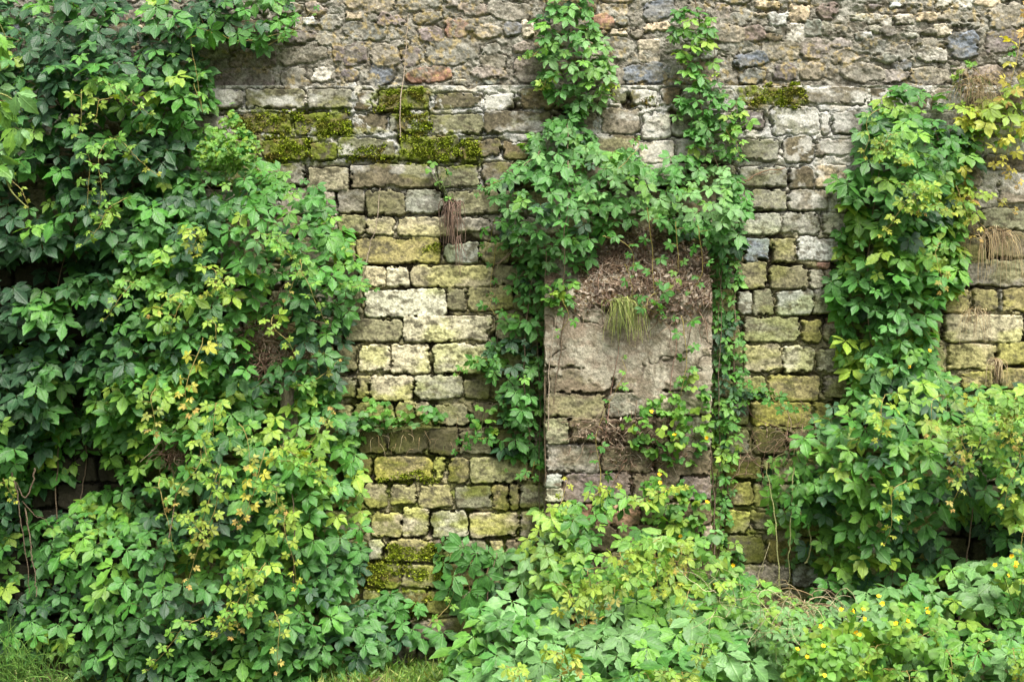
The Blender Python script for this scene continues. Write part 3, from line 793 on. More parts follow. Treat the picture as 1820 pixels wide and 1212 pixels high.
creeper('creeper', 'big bright green creeper cascade spilling from mid-height to the ground at the left', 'creeper', LP3,
        [('D', 1.6), ('B', 4.5), ('M', 5), ('L', 3.2), ('Y', .7)], .24, .50, (.072, .112), 265,
        [(300, 800, 34, 14, .85), (285, 895, 34, 14, .8), (345, 1000, 40, 14, .5)], lump=.11, seed=139, edge=190, basept=(360, 1190, .6),
        stems=[((260, 1180, .4), (300, 1000, .6), (330, 820, .5), (360, 680, .4)), ((500, 1180, .4), (520, 960, .6), (500, 780, .5))],
        shoots=auto_shoots([(190, 640), (440, 640), (600, 800), (620, 1100), (350, 1100), (250, 800)], 17, 23, .74, size=.052, length=(60, 150)) +
        [([(392, 830, .76), (380, 900, .78), (352, 960, .78), (330, 1040, .76)], dict(n=13, size=.05, col0='Y', col1='O')),
         ([(470, 800, .76), (455, 850, .77), (440, 900, .76), (420, 930, .76)], dict(n=11, size=.05, col0='E', col1='O')),
         ([(360, 600, .75), (330, 690, .8), (345, 740, .78)], dict(n=10, size=.05, col0='E', col1='O')),
         ([(430, 1000, .77), (440, 1060, .78), (420, 1130, .76)], dict(n=10, size=.05, col0='Y', col1='O')),
         ([(540, 800, .62), (570, 760, .62), (590, 720, .62)], dict(n=8, size=.045, col0='L', col1='O')),
         ([(520, 690, .5), (560, 675, .45), (600, 640, .35)], dict(n=7, size=.04, col0='L', col1='O'))])
creeper('creeper', 'low dark creeper fringe filling the bottom left corner around hanging bare stems', 'creeper',
        [(-60, 840), (40, 850), (60, 900), (50, 1000), (80, 1060), (20, 1130), (60, 1190), (-60, 1200)], [('D', 4), ('M', 3), ('B', 2), ('L', .8), ('Y', .3)], .15, .35, (.07, .1), 360,
        [(65, 980, 40, 70, .8)], seed=149, basept=(0, 1180, .3),
        stems=[((20, 840, .42), (34, 880, .42), (40, 940, .42), (52, 1050, .4)), ((60, 830, .4), (36, 880, .41), (20, 850, .4)), ((40, 890, .41), (70, 930, .4), (95, 950, .35)), ((45, 900, .41), (62, 1000, .4), (60, 1060, .4))],
        shoots=[([(5, 850, .5), (15, 870, .5), (22, 890, .5)], dict(n=7, size=.035, col0='Y', col1='E'))])
# seedling creeper leaves at the foot of the bare stretch
creeper('creeper', 'small creeper patch at the foot of the mossy blocks beside the left cascade', 'creeper',
        [(655, 1075), (690, 1050), (730, 1062), (770, 1085), (790, 1120), (780, 1150), (720, 1165), (690, 1190), (640, 1170)], [('B', 4), ('M', 3), ('D', 2), ('L', .6)], .06, .28, (.085, .12), 520, seed=151,
        basept=(710, 1168, .2), shoots=[([(760, 1110, .25), (790, 1080, .2), (800, 1050, .1)], dict(n=5, size=.04, col0='L', col1='Y'))])
creeper('creeper', 'sparse large-leaved creeper climbing the mossy blocks left of the pier base', 'creeper',
        [(775, 950), (835, 940), (850, 985), (920, 970), (930, 1030), (880, 1060), (850, 1100), (800, 1075), (785, 1010)], [('B', 4), ('M', 3), ('P', 2), ('D', 1)], .06, .2, (.085, .125), 900, seed=157, out=.95, up=.35,
        basept=(840, 1168, .1), stems=[((800, 1165, .08), (830, 1080, .1), (810, 1000, .1), (800, 950, .07)), ((860, 1165, .08), (870, 1060, .1), (890, 980, .08))])
# 5 the strand from the top down to the pier
LP5 = [(985, -40), (1040, -40), (1050, 20), (1068, 60), (1092, 105), (1080, 150), (1064, 185), (1040, 200), (1020, 250), (985, 250), (1000, 200), (985, 170), (955, 145), (965, 110), (935, 95), (950, 40), (975, 10)]
creeper('creeper', 'dense creeper tongue hanging from the wall top straight above the pier', 'creeper', LP5,
        [('D', .4), ('M', 3), ('B', 4), ('L', 2.6), ('P', 2)], .06, .16, (.058, .085), 190, seed=163, edge=50, basept=(1010, 250, .05), lump=.06,
        stems=[((1010, -30, .05), (1015, 100, .06), (1005, 200, .05), (960, 270, .07))],
        shoots=[([(960, 90, .14), (945, 105, .14), (932, 110, .1)], dict(n=6, size=.04, col0='L', col1='Y')), ([(1070, 150, .1), (1085, 160, .1), (1082, 178, .08)], dict(n=6, size=.035, col0='Y', col1='E')),
                ([(975, 140, .12), (965, 155, .12), (958, 160, .1)], dict(n=6, size=.035, col0='Y', col1='Y'))])
LP6 = [(1200, 15), (1235, 12), (1262, 15), (1272, 60), (1266, 100), (1275, 130), (1290, 165), (1330, 195), (1335, 215), (1310, 240), (1320, 290), (1290, 280), (1265, 275), (1240, 290), (1215, 260), (1225, 215), (1195, 205),
       (1215, 165), (1195, 130), (1205, 95), (1188, 60)]
creeper('creeper', 'thin creeper strand trailing down bare rubble to the right of the thicker tongue', 'creeper', LP6,
        [('M', 3), ('B', 3), ('L', 3), ('Y', .5)], .05, .10, (.055, .08), 260, [(1215, 120, 16, 20, .7)], seed=167, edge=40, basept=(1260, 290, .05), lump=.04,
        stems=[((1225, -30, .04), (1240, 60, .05), (1240, 180, .05), (1270, 300, .06)), ((1250, 10, .04), (1262, 90, .05), (1255, 200, .05))],
        shoots=[([(1290, 230, .1), (1310, 260, .1), (1318, 290, .08)], dict(n=6, size=.04, col0='L', col1='Y'))])
# 7 the blanket over the pier head
LP7 = [(870, 335), (905, 300), (935, 262), (960, 225), (1010, 200), (1050, 235), (1060, 265), (1110, 262), (1140, 285), (1170, 300), (1200, 270), (1240, 285), (1300, 300), (1325, 330), (1335, 390), (1310, 440), (1270, 455),
       (1240, 410), (1200, 420), (1170, 395), (1120, 385), (1085, 400), (1065, 420), (1050, 455), (1030, 470), (1035, 510), (1000, 545), (975, 500), (965, 470), (930, 450), (900, 430), (890, 395)]
creeper('creeper', 'broad pale green creeper blanket draped over the soil-covered pier head', 'creeper', LP7,
        [('D', .8), ('M', 3), ('B', 5), ('P', 3), ('L', 1)], .14, .27, (.058, .088), 195, [(1110, 335, 14, 20, .8), (1180, 320, 12, 14, .6)], seed=173, edge=60, basept=(1110, 460, .2), lump=.1, lumpw=60,
        stems=[((960, 270, .2), (930, 290, .22), (900, 330, .15)), ((1010, 220, .1), (1000, 300, .3), (990, 400, .35), (985, 520, .33)), ((1300, 330, .2), (1340, 310, .16), (1390, 298, .07)), ((880, 470, .06), (920, 440, .1), (950, 420, .2))],
        shoots=[([(900, 320, .25), (875, 330, .2), (855, 345, .12)], dict(n=6, size=.05, col0='M', col1='M')), ([(880, 390, .2), (870, 430, .12), (862, 455, .06)], dict(n=6, size=.05, col0='M', col1='L')),
                ([(1070, 420, .36), (1120, 440, .36), (1125, 490, .34)], dict(n=6, size=.045, col0='M', col1='M')), ([(1110, 470, .33), (1125, 510, .34), (1115, 540, .32)], dict(n=4, size=.04, col0='M', col1='M')),
                ([(1100, 300, .4), (1135, 265, .36), (1128, 250, .3)], dict(n=5, size=.05, col0='M', col1='L')),
                ([(1150, 370, .38), (1160, 450, .33), (1165, 500, .34), (1180, 560, .34)], dict(n=7, size=.05, col0='M', col1='M')), ([(1200, 395, .38), (1205, 470, .34), (1195, 505, .34)], dict(n=6, size=.05, col0='M', col1='Y')),
                ([(1240, 400, .38), (1245, 480, .35), (1225, 520, .34)], dict(n=6, size=.05, col0='M', col1='M')), ([(1165, 520, .33), (1150, 545, .36), (1185, 560, .35)], dict(n=7, size=.06, col0='B', col1='M')),
                ([(1000, 530, .36), (1010, 570, .36), (985, 600, .34)], dict(n=5, size=.05, col0='M', col1='L')), ([(1210, 560, .32), (1218, 640, .34), (1205, 700, .34)], dict(n=8, size=.045, col0='M', col1='L'))])
# 8 strand in the angle left of the pier
LP8 = [(905, 430), (975, 450), (1000, 520), (975, 560), (972, 640), (968, 720), (970, 800), (945, 830), (900, 800), (880, 790), (905, 760), (880, 740), (885, 700), (895, 690), (845, 660), (860, 620), (905, 590), (890, 565), (930, 545), (905, 520), (925, 480)]
creeper('creeper', 'mid-green creeper strand growing down the corner along the left edge of the pier', 'creeper', LP8,
        [('D', 1.6), ('M', 4), ('B', 4), ('L', .9)], .06, .16, (.055, .085), 250, [(905, 540, 16, 12, .8)], seed=179, edge=40, basept=(930, 1165, .05), lump=.06,
        stems=[((960, 1150, .12), (955, 900, .12), (958, 700, .12), (950, 500, .1)), ((966, 1150, .2), (965, 850, .24), (966, 600, .22), (964, 420, .15)), ((1003, 560, .31), (995, 640, .30), (985, 720, .30), (980, 760, .3)), ((940, 800, .08), (930, 650, .1), (945, 480, .1))],
        shoots=[([(880, 560, .1), (870, 540, .1), (880, 520, .06)], dict(n=4, size=.05, col0='M', col1='M')), ([(870, 640, .12), (835, 650, .1), (812, 670, .06)], dict(n=6, size=.055, col0='M', col1='L')),
                ([(860, 780, .15), (835, 775, .12), (820, 800, .08)], dict(n=6, size=.055, col0='M', col1='M')), ([(950, 820, .2), (940, 850, .16), (900, 835, .1)], dict(n=6, size=.045, col0='M', col1='L')),
                ([(880, 430, .06), (872, 480, .05), (870, 520, .05)], dict(n=4, size=.04, col0='M', col1='M'))])
# 9 small-leaved strand right of the pier
LP9 = [(1262, 430), (1320, 420), (1318, 480), (1300, 540), (1322, 600), (1325, 660), (1310, 690), (1355, 690), (1360, 705), (1320, 720), (1300, 760), (1275, 820), (1265, 760), (1272, 640), (1268, 540)]
creeper('creeper', 'fine-leaved creeper strand hanging along the right edge of the pier', 'creeper', LP9,
        [('D', 2), ('M', 4), ('L', 1.6), ('B', 2)], .05, .12, (.040, .060), 165, seed=181, edge=30, basept=(1290, 1165, .05), lump=.05,
        stems=[((1275, 1100, .05), (1282, 800, .06), (1278, 600, .08), (1290, 420, .1)), ((1290, 860, .05), (1300, 700, .06), (1310, 500, .08)), ((1270, 900, .1), (1272, 700, .14), (1270, 480, .16)), ((1266, 1000, .14), (1268, 850, .14), (1268, 650, .16))],
        shoots=[([(1310, 680, .12), (1350, 690, .12), (1375, 700, .08)], dict(n=7, size=.045, col0='M', col1='L')), ([(1370, 700, .1), (1400, 725, .12), (1440, 720, .08)], dict(n=8, size=.045, col0='M', col1='M'))])
creeper('creeper', 'light green creeper wisps at the lower right edge of the pier', 'creeper',
        [(1270, 760), (1310, 740), (1320, 790), (1300, 860), (1310, 960), (1330, 1000), (1280, 990), (1266, 900), (1262, 820)], [('M', 3), ('L', 4), ('Y', 1)], .06, .14, (.045, .065), 330, seed=191, edge=30, basept=(1285, 1166, .06))
# 10 right hand column
LP10 = [(1545, 200), (1570, 170), (1605, 142), (1640, 160), (1670, 180), (1690, 215), (1725, 240), (1740, 280), (1700, 330), (1690, 400), (1715, 480), (1700, 510), (1670, 540), (1660, 600), (1660, 690), (1610, 730), (1540, 720), (1505, 660), (1485, 600),
        (1510, 570), (1490, 545), (1468, 500), (1500, 470), (1490, 410), (1520, 385), (1475, 320), (1520, 300), (1535, 250), (1520, 230)]
creeper('creeper', 'thick glossy creeper column with yellow tips standing over the right part of the wall', 'creeper', LP10,
        [('D', 1.3), ('B', 4.5), ('M', 4), ('L', 2.4), ('Y', 1.1)], .08, .28, (.080, .115), 190, seed=193, edge=70, basept=(1590, 670, .1), lump=.07, stems=[((1600, 700, .1), (1590, 450, .12), (1610, 180, .1)), ((1560, 700, .1), (1540, 500, .12), (1580, 250, .12))],
        shoots=auto_shoots([(1560, 180), (1700, 260), (1680, 380), (1690, 440), (1560, 400)], 10, 29, .38, (40, 100), 'EEO', .055))
LP11 = [(1690, 240), (1730, 230), (1750, 280), (1720, 320), (1740, 370), (1700, 420), (1670, 400), (1680, 330)]
creeper('creeper', 'yellow-green creeper fringe hugging the right flank of the glossy creeper column', 'creeper', LP11, [('L', 3), ('Y', 4), ('E', 1.4), ('O', .4)], .05, .16, (.055, .08), 330, seed=197, edge=40, basept=(1710, 420, .05),
        shoots=[([(1700, 330, .2), (1720, 380, .2), (1735, 430, .12)], dict(n=9, size=.05, col0='Y', col1='O')), ([(1720, 350, .15), (1760, 350, .1), (1800, 380, .05)], dict(n=8, size=.045, col0='Y', col1='O'))])
th = creeper('creeper', 'yellow and orange creeper sprays hanging at the far right edge of the wall', 'creeper',
        [(1715, 195), (1750, 175), (1790, 150), (1830, 130), (1830, 240), (1790, 260), (1740, 245), (1710, 225)], [('Y', 6), ('E', 2), ('L', 3)], .06, .16, (.07, .095), 380, seed=199, edge=40, basept=(1780, 260, .06),
        shoots=[([(1815, 60, .15), (1810, 100, .18), (1800, 150, .2), (1790, 190, .16)], dict(n=9, size=.07, col0='E', col1='O')), ([(1830, 90, .1), (1818, 40, .1), (1815, 10, .05)], dict(n=6, size=.055, col0='O', col1='O')),
                ([(1740, 200, .2), (1710, 195, .16), (1690, 190, .1)], dict(n=6, size=.06, col0='Y', col1='Y')), ([(1800, 215, .2), (1790, 290, .14), (1810, 330, .08)], dict(n=8, size=.05, col0='E', col1='O')),
                ([(1780, 240, .2), (1770, 280, .12), (1785, 300, .06)], dict(n=6, size=.05, col0='E', col1='O'))])
# 12 lower right mass
LP12 = [(1440, 800), (1420, 770), (1460, 740), (1500, 700), (1560, 670), (1610, 655), (1680, 670), (1720, 695), (1790, 690), (1880, 680), (1880, 1000), (1780, 980), (1745, 950), (1700, 930), (1690, 1000), (1640, 1030), (1560, 1040), (1500, 1080), (1440, 1060), (1450, 1010),
        (1470, 985), (1440, 960), (1470, 930), (1400, 905), (1420, 850)]
creeper('creeper', 'large deep green creeper bank covering the foot of the wall at the right', 'creeper', LP12,
        [('D', 2.4), ('B', 3.6), ('M', 4.4), ('L', 3), ('Y', .9)], .22, .48, (.078, .115), 285, [(1740, 915, 34, 22, .7), (1720, 960, 30, 14, .6)], seed=211, edge=130, basept=(1640, 1166, .4), lump=.10,
        stems=[((1560, 1150, .3), (1600, 950, .4), (1620, 750, .35)), ((1700, 1150, .3), (1720, 950, .3), (1740, 780, .3))],
        shoots=auto_shoots([(1560, 690), (1860, 700), (1860, 960), (1700, 900), (1500, 820)], 12, 31, .68, (60, 130), 'EOY', .055))
creeper('creeper', 'yellow-green creeper crown on the far right bank below the long blocks', 'creeper', [(1690, 690), (1740, 680), (1800, 690), (1880, 670), (1880, 800), (1800, 790), (1740, 800), (1690, 760)],
        [('L', 4), ('Y', 3), ('M', 3), ('E', .5)], .30, .40, (.07, .1), 420, seed=223, edge=60, basept=(1790, 800, .4), shoots=auto_shoots([(1700, 700), (1850, 700), (1850, 780), (1700, 780)], 6, 37, .75, (50, 90), 'EO', .05))
creeper('creeper', 'limp creeper tangle hanging on bare stalks left of the deep green bank', 'creeper',
        [(1345, 850), (1380, 810), (1440, 790), (1480, 830), (1470, 900), (1490, 950), (1450, 990), (1400, 1000), (1385, 950), (1350, 930), (1375, 890)], [('M', 4), ('L', 3), ('P', 1.5), ('D', 1)], .12, .24, (.06, .09), 520, seed=227, out=.9, up=.25, edge=50, stemcol=(.26, .27, .11), basept=(1420, 1150, .2),
        stems=[((1395, 1120, .3), (1385, 1000, .3), (1375, 900, .26), (1360, 820, .2)), ((1430, 1000, .28), (1440, 930, .28), (1420, 800, .22)), ((1410, 830, .3), (1402, 950, .34), (1395, 1060, .32)), ((1340, 830, .1), (1400, 800, .18), (1460, 760, .2))])
# 14 bush in front of the pier foot
LP14 = [(930, 960), (960, 900), (1010, 880), (1050, 890), (1100, 870), (1140, 880), (1200, 900), (1240, 950), (1230, 1000), (1280, 1040), (1240, 1090), (1100, 1100), (980, 1080), (915, 1040)]
creeper('creeper', 'yellowish creeper tuft climbing the front of the pier foot', 'creeper', LP14, [('M', 2.5), ('L', 5), ('Y', 3), ('P', 2)], .36, .36, (.072, .102), 300, [(1110, 950, 40, 24, .5), (1150, 915, 40, 20, .7)], seed=229, edge=90, basept=(1080, 1180, .5), lump=.1,
        stems=[((1040, 1100, .5), (1060, 1000, .5), (1010, 900, .4), (1003, 850, .33))],
        shoots=[([(1120, 900, .5), (1180, 870, .5), (1215, 865, .42)], dict(n=9, size=.055, col0='Y', col1='E')), ([(990, 910, .45), (1000, 890, .42), (1014, 850, .33)], dict(n=6, size=.045, col0='Y', col1='E')), ([(1050, 890, .42), (1070, 870, .36), (1110, 865, .34)], dict(n=6, size=.055, col0='Y', col1='E')),
                ([(1060, 890, .36), (1065, 840, .34), (1060, 770, .33), (1095, 690, .32)], dict(n=9, size=.05, col0='M', col1='M')), ([(1095, 690, .32), (1110, 660, .32), (1105, 630, .32)], dict(n=3, size=.045, col0='L', col1='L'))] +
        auto_shoots([(980, 940), (1220, 960), (1240, 1060), (960, 1050)], 12, 41, .82, (40, 110), 'EOE', .055))
LP15 = [(800, 1160), (840, 1110), (850, 1060), (900, 1045), (960, 1055), (1010, 1070), (1100, 1055), (1180, 1070), (1250, 1050), (1330, 1070), (1370, 1130), (1410, 1230), (1420, 1400), (1000, 1420), (800, 1400), (780, 1200)]
creeper('creeper', 'pale large-leaved creeper mound sprawling in the foreground below the pier', 'creeper', LP15, [('P', 6), ('B', 3), ('L', 2.4), ('M', 2), ('Y', .3)], .62, .70, (.115, .155), 420, seed=233, edge=130, basept=(1090, 1260, 1.1), lump=.14, up=.9, out=.6,
        shoots=auto_shoots([(880, 1090), (1280, 1090), (1320, 1200), (900, 1200)], 7, 43, 1.32, (40, 90), 'EOY', .055))
creeper('creeper', 'straggly pale leaves mixed with dry straw between the pier foot and the flowering herbs', 'creeper', [(1250, 1040), (1330, 1020), (1400, 1060), (1480, 1080), (1470, 1130), (1440, 1200), (1390, 1230), (1340, 1150), (1260, 1090)],
        [('P', 4), ('L', 4), ('Y', 1.5), ('M', 1)], .70, .32, (.045, .075), 260, seed=241, edge=60, basept=(1390, 1230, .9), lump=.08, up=.9, out=.6)
# 13 ground cover, right foreground
LP13 = [(1480, 1110), (1440, 1070), (1500, 1060), (1570, 1040), (1640, 1030), (1700, 1000), (1760, 990), (1880, 970), (2000, 1100), (2000, 1420), (1380, 1420), (1400, 1210), (1420, 1150)]
creeper('creeper', 'pale bluish-green creeper carpet sloping down across the right foreground', 'creeper', LP13, [('P', 6), ('B', 3), ('L', 3), ('M', 2), ('Y', .5)], .55, .75, (.090, .125), 330, seed=239, edge=200, basept=(1680, 1260, 1.2), lump=.12, up=1.0, out=.5,
        shoots=auto_shoots([(1560, 1080), (1850, 1030), (1850, 1200), (1500, 1200)], 8, 47, 1.30, (40, 80), 'EOY', .05))

# ------------------------------------------------------------------ herbs
def flower(parent, p, rs, r=.012, petals=5, c=(.80, .52, .01)):
    g = Geo(); n = petals
    th = np.arange(n) * 2 * np.pi / n + rs.uniform(0, 6)
    nr = norm(np.array([0, -.8, .6]) + rs.normal(0, .3, 3)); a = norm(np.cross(nr, [0.2, .1, 1])); b = np.cross(nr, a)
    d = np.cos(th)[:, None] * a + np.sin(th)[:, None] * b
    leaves(g, np.repeat(p[None], n, 0), np.repeat(nr[None], n, 0), d, np.full(n, r), np.repeat(np.array([c]), n, 0), HERB, 1, droop=-.3, fold=.2, rs=rs)
    tube(g, np.stack([p - nr * .012, p + nr * .002]), .002, .0025, (.5, .4, .02), 5)
    return g.build('flower', M_PETAL, parent)

def herb(name, label, cat, poly, mixs, depth, bulge, size, area, seed, basept, nfl=0, nl=3, nst=6, out=.6, up=.8, group=None, spread=75, fl_r=.012):
    rs = np.random.default_rng(seed); poly = np.asarray(poly, float)
    th = thing(name, label, cat, P(*basept), group)
    x, y = scatter(poly, area, rs); e = np.clip(edge_dist(poly, x, y) / 45, 0, 1) ** .6
    dep_ = depth + bulge * e * rs.uniform(.25, 1, len(x))
    nrm, tip = leaf_frame(len(x), rs, out, up, .4)
    g = Geo(); leaves(g, P(x, y, dep_), nrm, tip, rs.uniform(size[0], size[1], len(x)), tones(mixs, x, y, rs, seed + 2, 40), HERB, nl, spread, droop=.35, fold=.25, rs=rs, petiole=.7, pcol=(.09, .15, .04))
    g.build('foliage', M_SOFT, th)
    root = P(*basept)
    for k in rs.choice(len(x), min(nst, len(x)), replace=False):
        gs = Geo(); tp = P(x[k], y[k], dep_[k]); mid = (root + tp) / 2 + rs.normal(0, .03, 3)
        tube(gs, spline([root + rs.normal(0, .015, 3), mid, tp], 12), .0025, .0012, (.12, .17, .05), 4); gs.build('stalk', M_SOFT, th)
    if nfl:
        for k in rs.choice(len(x), min(nfl, len(x)), replace=False):
            flower(th, P(x[k] + rs.normal(0, 5), y[k] - 4, dep_[k] + .035 + .02 * rs.random()), rs, fl_r)
    return th
HG = [('L', 5), ('M', 3), ('Y', 2)]
herb('celandine', 'yellow-flowered herb clump crowding the right foreground, left of the pale carpet', 'herb', [(1400, 1180), (1440, 1120), (1500, 1100), (1560, 1120), (1570, 1180), (1600, 1240), (1560, 1290), (1400, 1290)], [('L', 5), ('Y', 4), ('M', 1)], 1.10, .30, (.035, .055), 130, 301, (1490, 1290, 1.2), 15, group=None)
herb('celandine', 'yellow-flowered herb clump in the middle of the right foreground, behind the nearest flowers', 'herb', [(1500, 1090), (1540, 1060), (1640, 1070), (1700, 1110), (1680, 1170), (1600, 1180), (1530, 1140)], [('L', 5), ('Y', 2), ('P', 3)], 1.05, .32, (.035, .055), 200, 303, (1600, 1200, 1.1), 15)
herb('celandine', 'yellow-flowered herb clump against the right edge of the view, above the pale carpet', 'herb', [(1740, 1000), (1800, 980), (1860, 980), (1860, 1060), (1790, 1050)], [('L', 5), ('P', 2), ('Y', 2)], .95, .3, (.035, .055), 230, 305, (1810, 1090, 1.0), 6)
herb('celandine', 'round-leaved herb with tiny yellow flowers spilling down the right side of the pier', 'herb', [(1105, 740), (1150, 715), (1180, 690), (1225, 650), (1258, 690), (1262, 770), (1240, 830), (1200, 835), (1150, 800), (1110, 790)], HG, BD + .02, .09, (.026, .044), 170, 307, (1195, 730, BD + .03), 3)
herb('celandine', 'yellow-flowered herb hanging over the lower right corner of the pier', 'herb', [(1140, 850), (1180, 830), (1230, 850), (1262, 900), (1240, 960), (1200, 970), (1150, 920)], HG, BD + .03, .16, (.030, .048), 140, 309, (1200, 940, BD + .03), 7)
herb('weed', 'pale feathery weed sprouting in front of the brown mossy block at upper left', 'weed', [(340, 270), (370, 240), (405, 200), (412, 180), (425, 215), (455, 245), (465, 270), (440, 300), (400, 300), (360, 300)], [('L', 6), ('Y', 2), ('M', 2)], .30, .22, (.016, .028), 26, 311, (400, 310, .35), 0, 3, 9)
herb('weed', 'light herb fringe growing along the ledge of the blocks, right of the left cascade', 'weed', [(610, 730), (650, 705), (700, 715), (770, 722), (790, 738), (740, 755), (680, 760), (640, 790), (615, 770)], [('L', 3), ('M', 5), ('P', 2)], .05, .14, (.028, .045), 105, 313, (690, 762, .05), 0)
herb('weed', 'soft small-leaved weed on the ledge by the creeper strand left of the pier', 'weed', [(830, 740), (855, 715), (885, 730), (880, 765), (845, 770)], HG, .06, .12, (.028, .045), 130, 315, (855, 775, .06), 0)
herb('weed', 'round-leaved weed clinging to the angle half-way up the left edge of the pier', 'weed', [(850, 640), (870, 620), (900, 630), (895, 655), (860, 660)], HG, .04, .1, (.028, .042), 130, 317, (875, 660, .03), 0)
herb('weed', 'round-leaved weed at the upper left corner of the pier, under the blanket', 'weed', [(965, 500), (1000, 490), (1030, 505), (1025, 530), (990, 540), (965, 535)], HG, BD + .02, .1, (.028, .04), 110, 319, (990, 545, BD), 0)
herb('weed', 'small weed left of the tongue, beside its bare arched stem', 'weed', [(915, 250), (930, 235), (955, 240), (955, 260), (925, 265)], HG, .05, .1, (.028, .04), 110, 321, (940, 266, .03), 0)
herb('weed', 'tiny weed seedling on the dark brown block under the bright moss', 'weed', [(757, 300), (770, 285), (800, 300), (795, 325), (770, 325)], HG, .03, .06, (.022, .034), 150, 323, (780, 330, .02), 0)
herb('weed', 'small green weed rooted above the hanging dry tuft on the middle blocks', 'weed', [(778, 352), (800, 345), (815, 352), (805, 365), (785, 366)], HG, .03, .06, (.022, .034), 110, 325, (798, 368, .03), 0)
herb('weed', 'little round weed alone on the rubble near the top right corner', 'weed', [(1787, 85), (1800, 80), (1808, 92), (1796, 100)], HG, .02, .05, (.022, .034), 80, 327, (1797, 98, .0), 0)
herb('weed', 'pale sprouting weed beside the dry grass at the top of the right column', 'weed', [(1683, 140), (1700, 128), (1722, 105), (1735, 115), (1722, 140), (1695, 146)], [('L', 4), ('Y', 4)], .05, .08, (.022, .036), 90, 329, (1705, 150, .03), 0)
herb('weed', 'heart-leaved weed patch on bare ground at the foot of the mossy blocks', 'weed', [(790, 1190), (800, 1150), (830, 1140), (840, 1200), (815, 1220)], [('M', 4), ('L', 2)], .5, .2, (.035, .055), 180, 331, (810, 1200, .5), 0)
herb('weed', 'sparse light weed at the bottom right corner of the pier foot', 'weed', [(1230, 960), (1270, 940), (1300, 990), (1330, 1030), (1290, 1060), (1240, 1030)], [('L', 4), ('P', 3), ('Y', 2)], .35, .3, (.035, .06), 200, 333, (1280, 1070, .5), 3)
herb('weed', 'low dark round-leaved weed on the foot blocks between mossy courses and creeper', 'weed', [(770, 985), (790, 975), (800, 1000), (785, 1015)], HG, .04, .08, (.025, .04), 130, 335, (785, 1015, .03), 0)
herb('weed', 'low weed among the leaves at the foot of the right column', 'weed', [(1560, 610), (1620, 600), (1650, 630), (1640, 665), (1570, 660)], [('M', 4), ('L', 4)], .22, .2, (.035, .055), 190, 337, (1605, 670, .2), 2)

# ------------------------------------------------------------------ dry and green grass tufts, dry stems, root mats
def tuft(name, label, cat, px, py, d, n, length, seed, cols, spread=.5, droop=1.0, rise=.3, wid=.0022, fan=14, out=.25, lean=0):
    rs = np.random.default_rng(seed); th = thing(name, label, cat, P(px, py, d))
    g = Geo()
    for k in range(n):
        p = P(px + rs.normal(0, fan), py + rs.normal(0, fan * .4), d + rs.uniform(0, .02))
        L_ = length * rs.uniform(.3, 1.25); v = np.array([rs.normal(lean, spread), -out * rs.uniform(.2, 1.5), rise * rs.uniform(-.5, 1.6)]); dk = droop * rs.uniform(.5, 1.6)
        q = [p]
        for i in range(6):
            q.append(q[-1] + norm(v) * L_ / 6); v = v * np.array([.8, 1, 1]) + np.array([rs.normal(0, .16), 0.05, -dk * .3])
            if q[-1][1] > -d - .01: q[-1][1] = -d - .01
        tube(g, spline(q, 9), wid, wid * .3, np.array(cols[rs.integers(len(cols))]) * rs.uniform(.7, 1.3), 3)
    g.build('blades', M_STRAW, th)
    return th
STRAW = [(.40, .32, .17), (.34, .25, .13), (.45, .38, .24), (.24, .17, .10)]
tuft('dry_grass', 'straw-coloured dry grass tuft hanging over the long block right of the glossy column', 'grass tuft', 1768, 418, .06, 85, .27, 401, STRAW, .3, 1.8, .05, .0017, fan=17)
tuft('dry_grass', 'thin dry grass wisp hanging between the squared blocks at far right, lower of two', 'grass tuft', 1735, 552, .05, 45, .2, 403, STRAW, .2, 1.8, .0, .0015, fan=12)
tuft('dry_grass', 'dry grass tuft with green blades on the rubble edge at the top right', 'grass tuft', 1738, 152, .04, 120, .22, 405, STRAW + [(.16, .22, .06)], .7, 1.2, .5, .0016, fan=20)
tuft('dry_grass', 'tiny dry wisp between two yellow blocks near the right bank', 'grass tuft', 1770, 640, .04, 40, .14, 407, STRAW, .25, 1.8, .0, fan=4)
tuft('green_grass', 'yellow-green grass tuft hanging from the brown soil on the pier', 'grass tuft', 1108, 538, BD + .04, 150, .20, 409, [(.24, .29, .07), (.32, .33, .12), (.17, .23, .05)], .25, 1.7, .1, .0019, fan=11, lean=.12)
tuft('dry_root_tassel', 'brown dried root tassel hanging on the middle blocks below a small weed', 'dry roots', 806, 360, .04, 60, .22, 411, [(.16, .10, .07), (.22, .15, .11), (.11, .07, .05)], .12, 2.0, -.2, .003, fan=7)
tuft('dry_root_tassel', 'long thin dried root hanging below the wider brown tassel', 'dry roots', 815, 420, .04, 9, .20, 413, [(.18, .12, .09)], .04, 2.0, -.5, .0035, fan=2)
tuft('green_grass', 'lush long-bladed grass tuft in the bottom left corner', 'grass tuft', 30, 1222, .55, 320, .26, 415, [(.10, .22, .03), (.15, .28, .05), (.06, .15, .02)], .5, .8, 1.0, .0028, fan=40)
tuft('dry_grass', 'pale dry stalk heap on the ground between pier foot and flowering herbs', 'grass tuft', 1385, 1085, .70, 150, .24, 417, STRAW + [(.50, .46, .30), (.20, .25, .08)], 1.3, .9, .5, .0022, fan=42)
tuft('dry_grass', 'short straw wisps on the ledge below the herb fringe', 'grass tuft', 720, 765, .06, 40, .08, 419, STRAW + [(.14, .18, .05)], .5, .8, -.3, .0014, fan=50)
tuft('dry_grass', 'scrubby dry grass at the foot of the yellow block right of the pier', 'grass tuft', 1430, 772, .06, 60, .13, 421, STRAW, .8, 1.4, .1, .0014, fan=35)

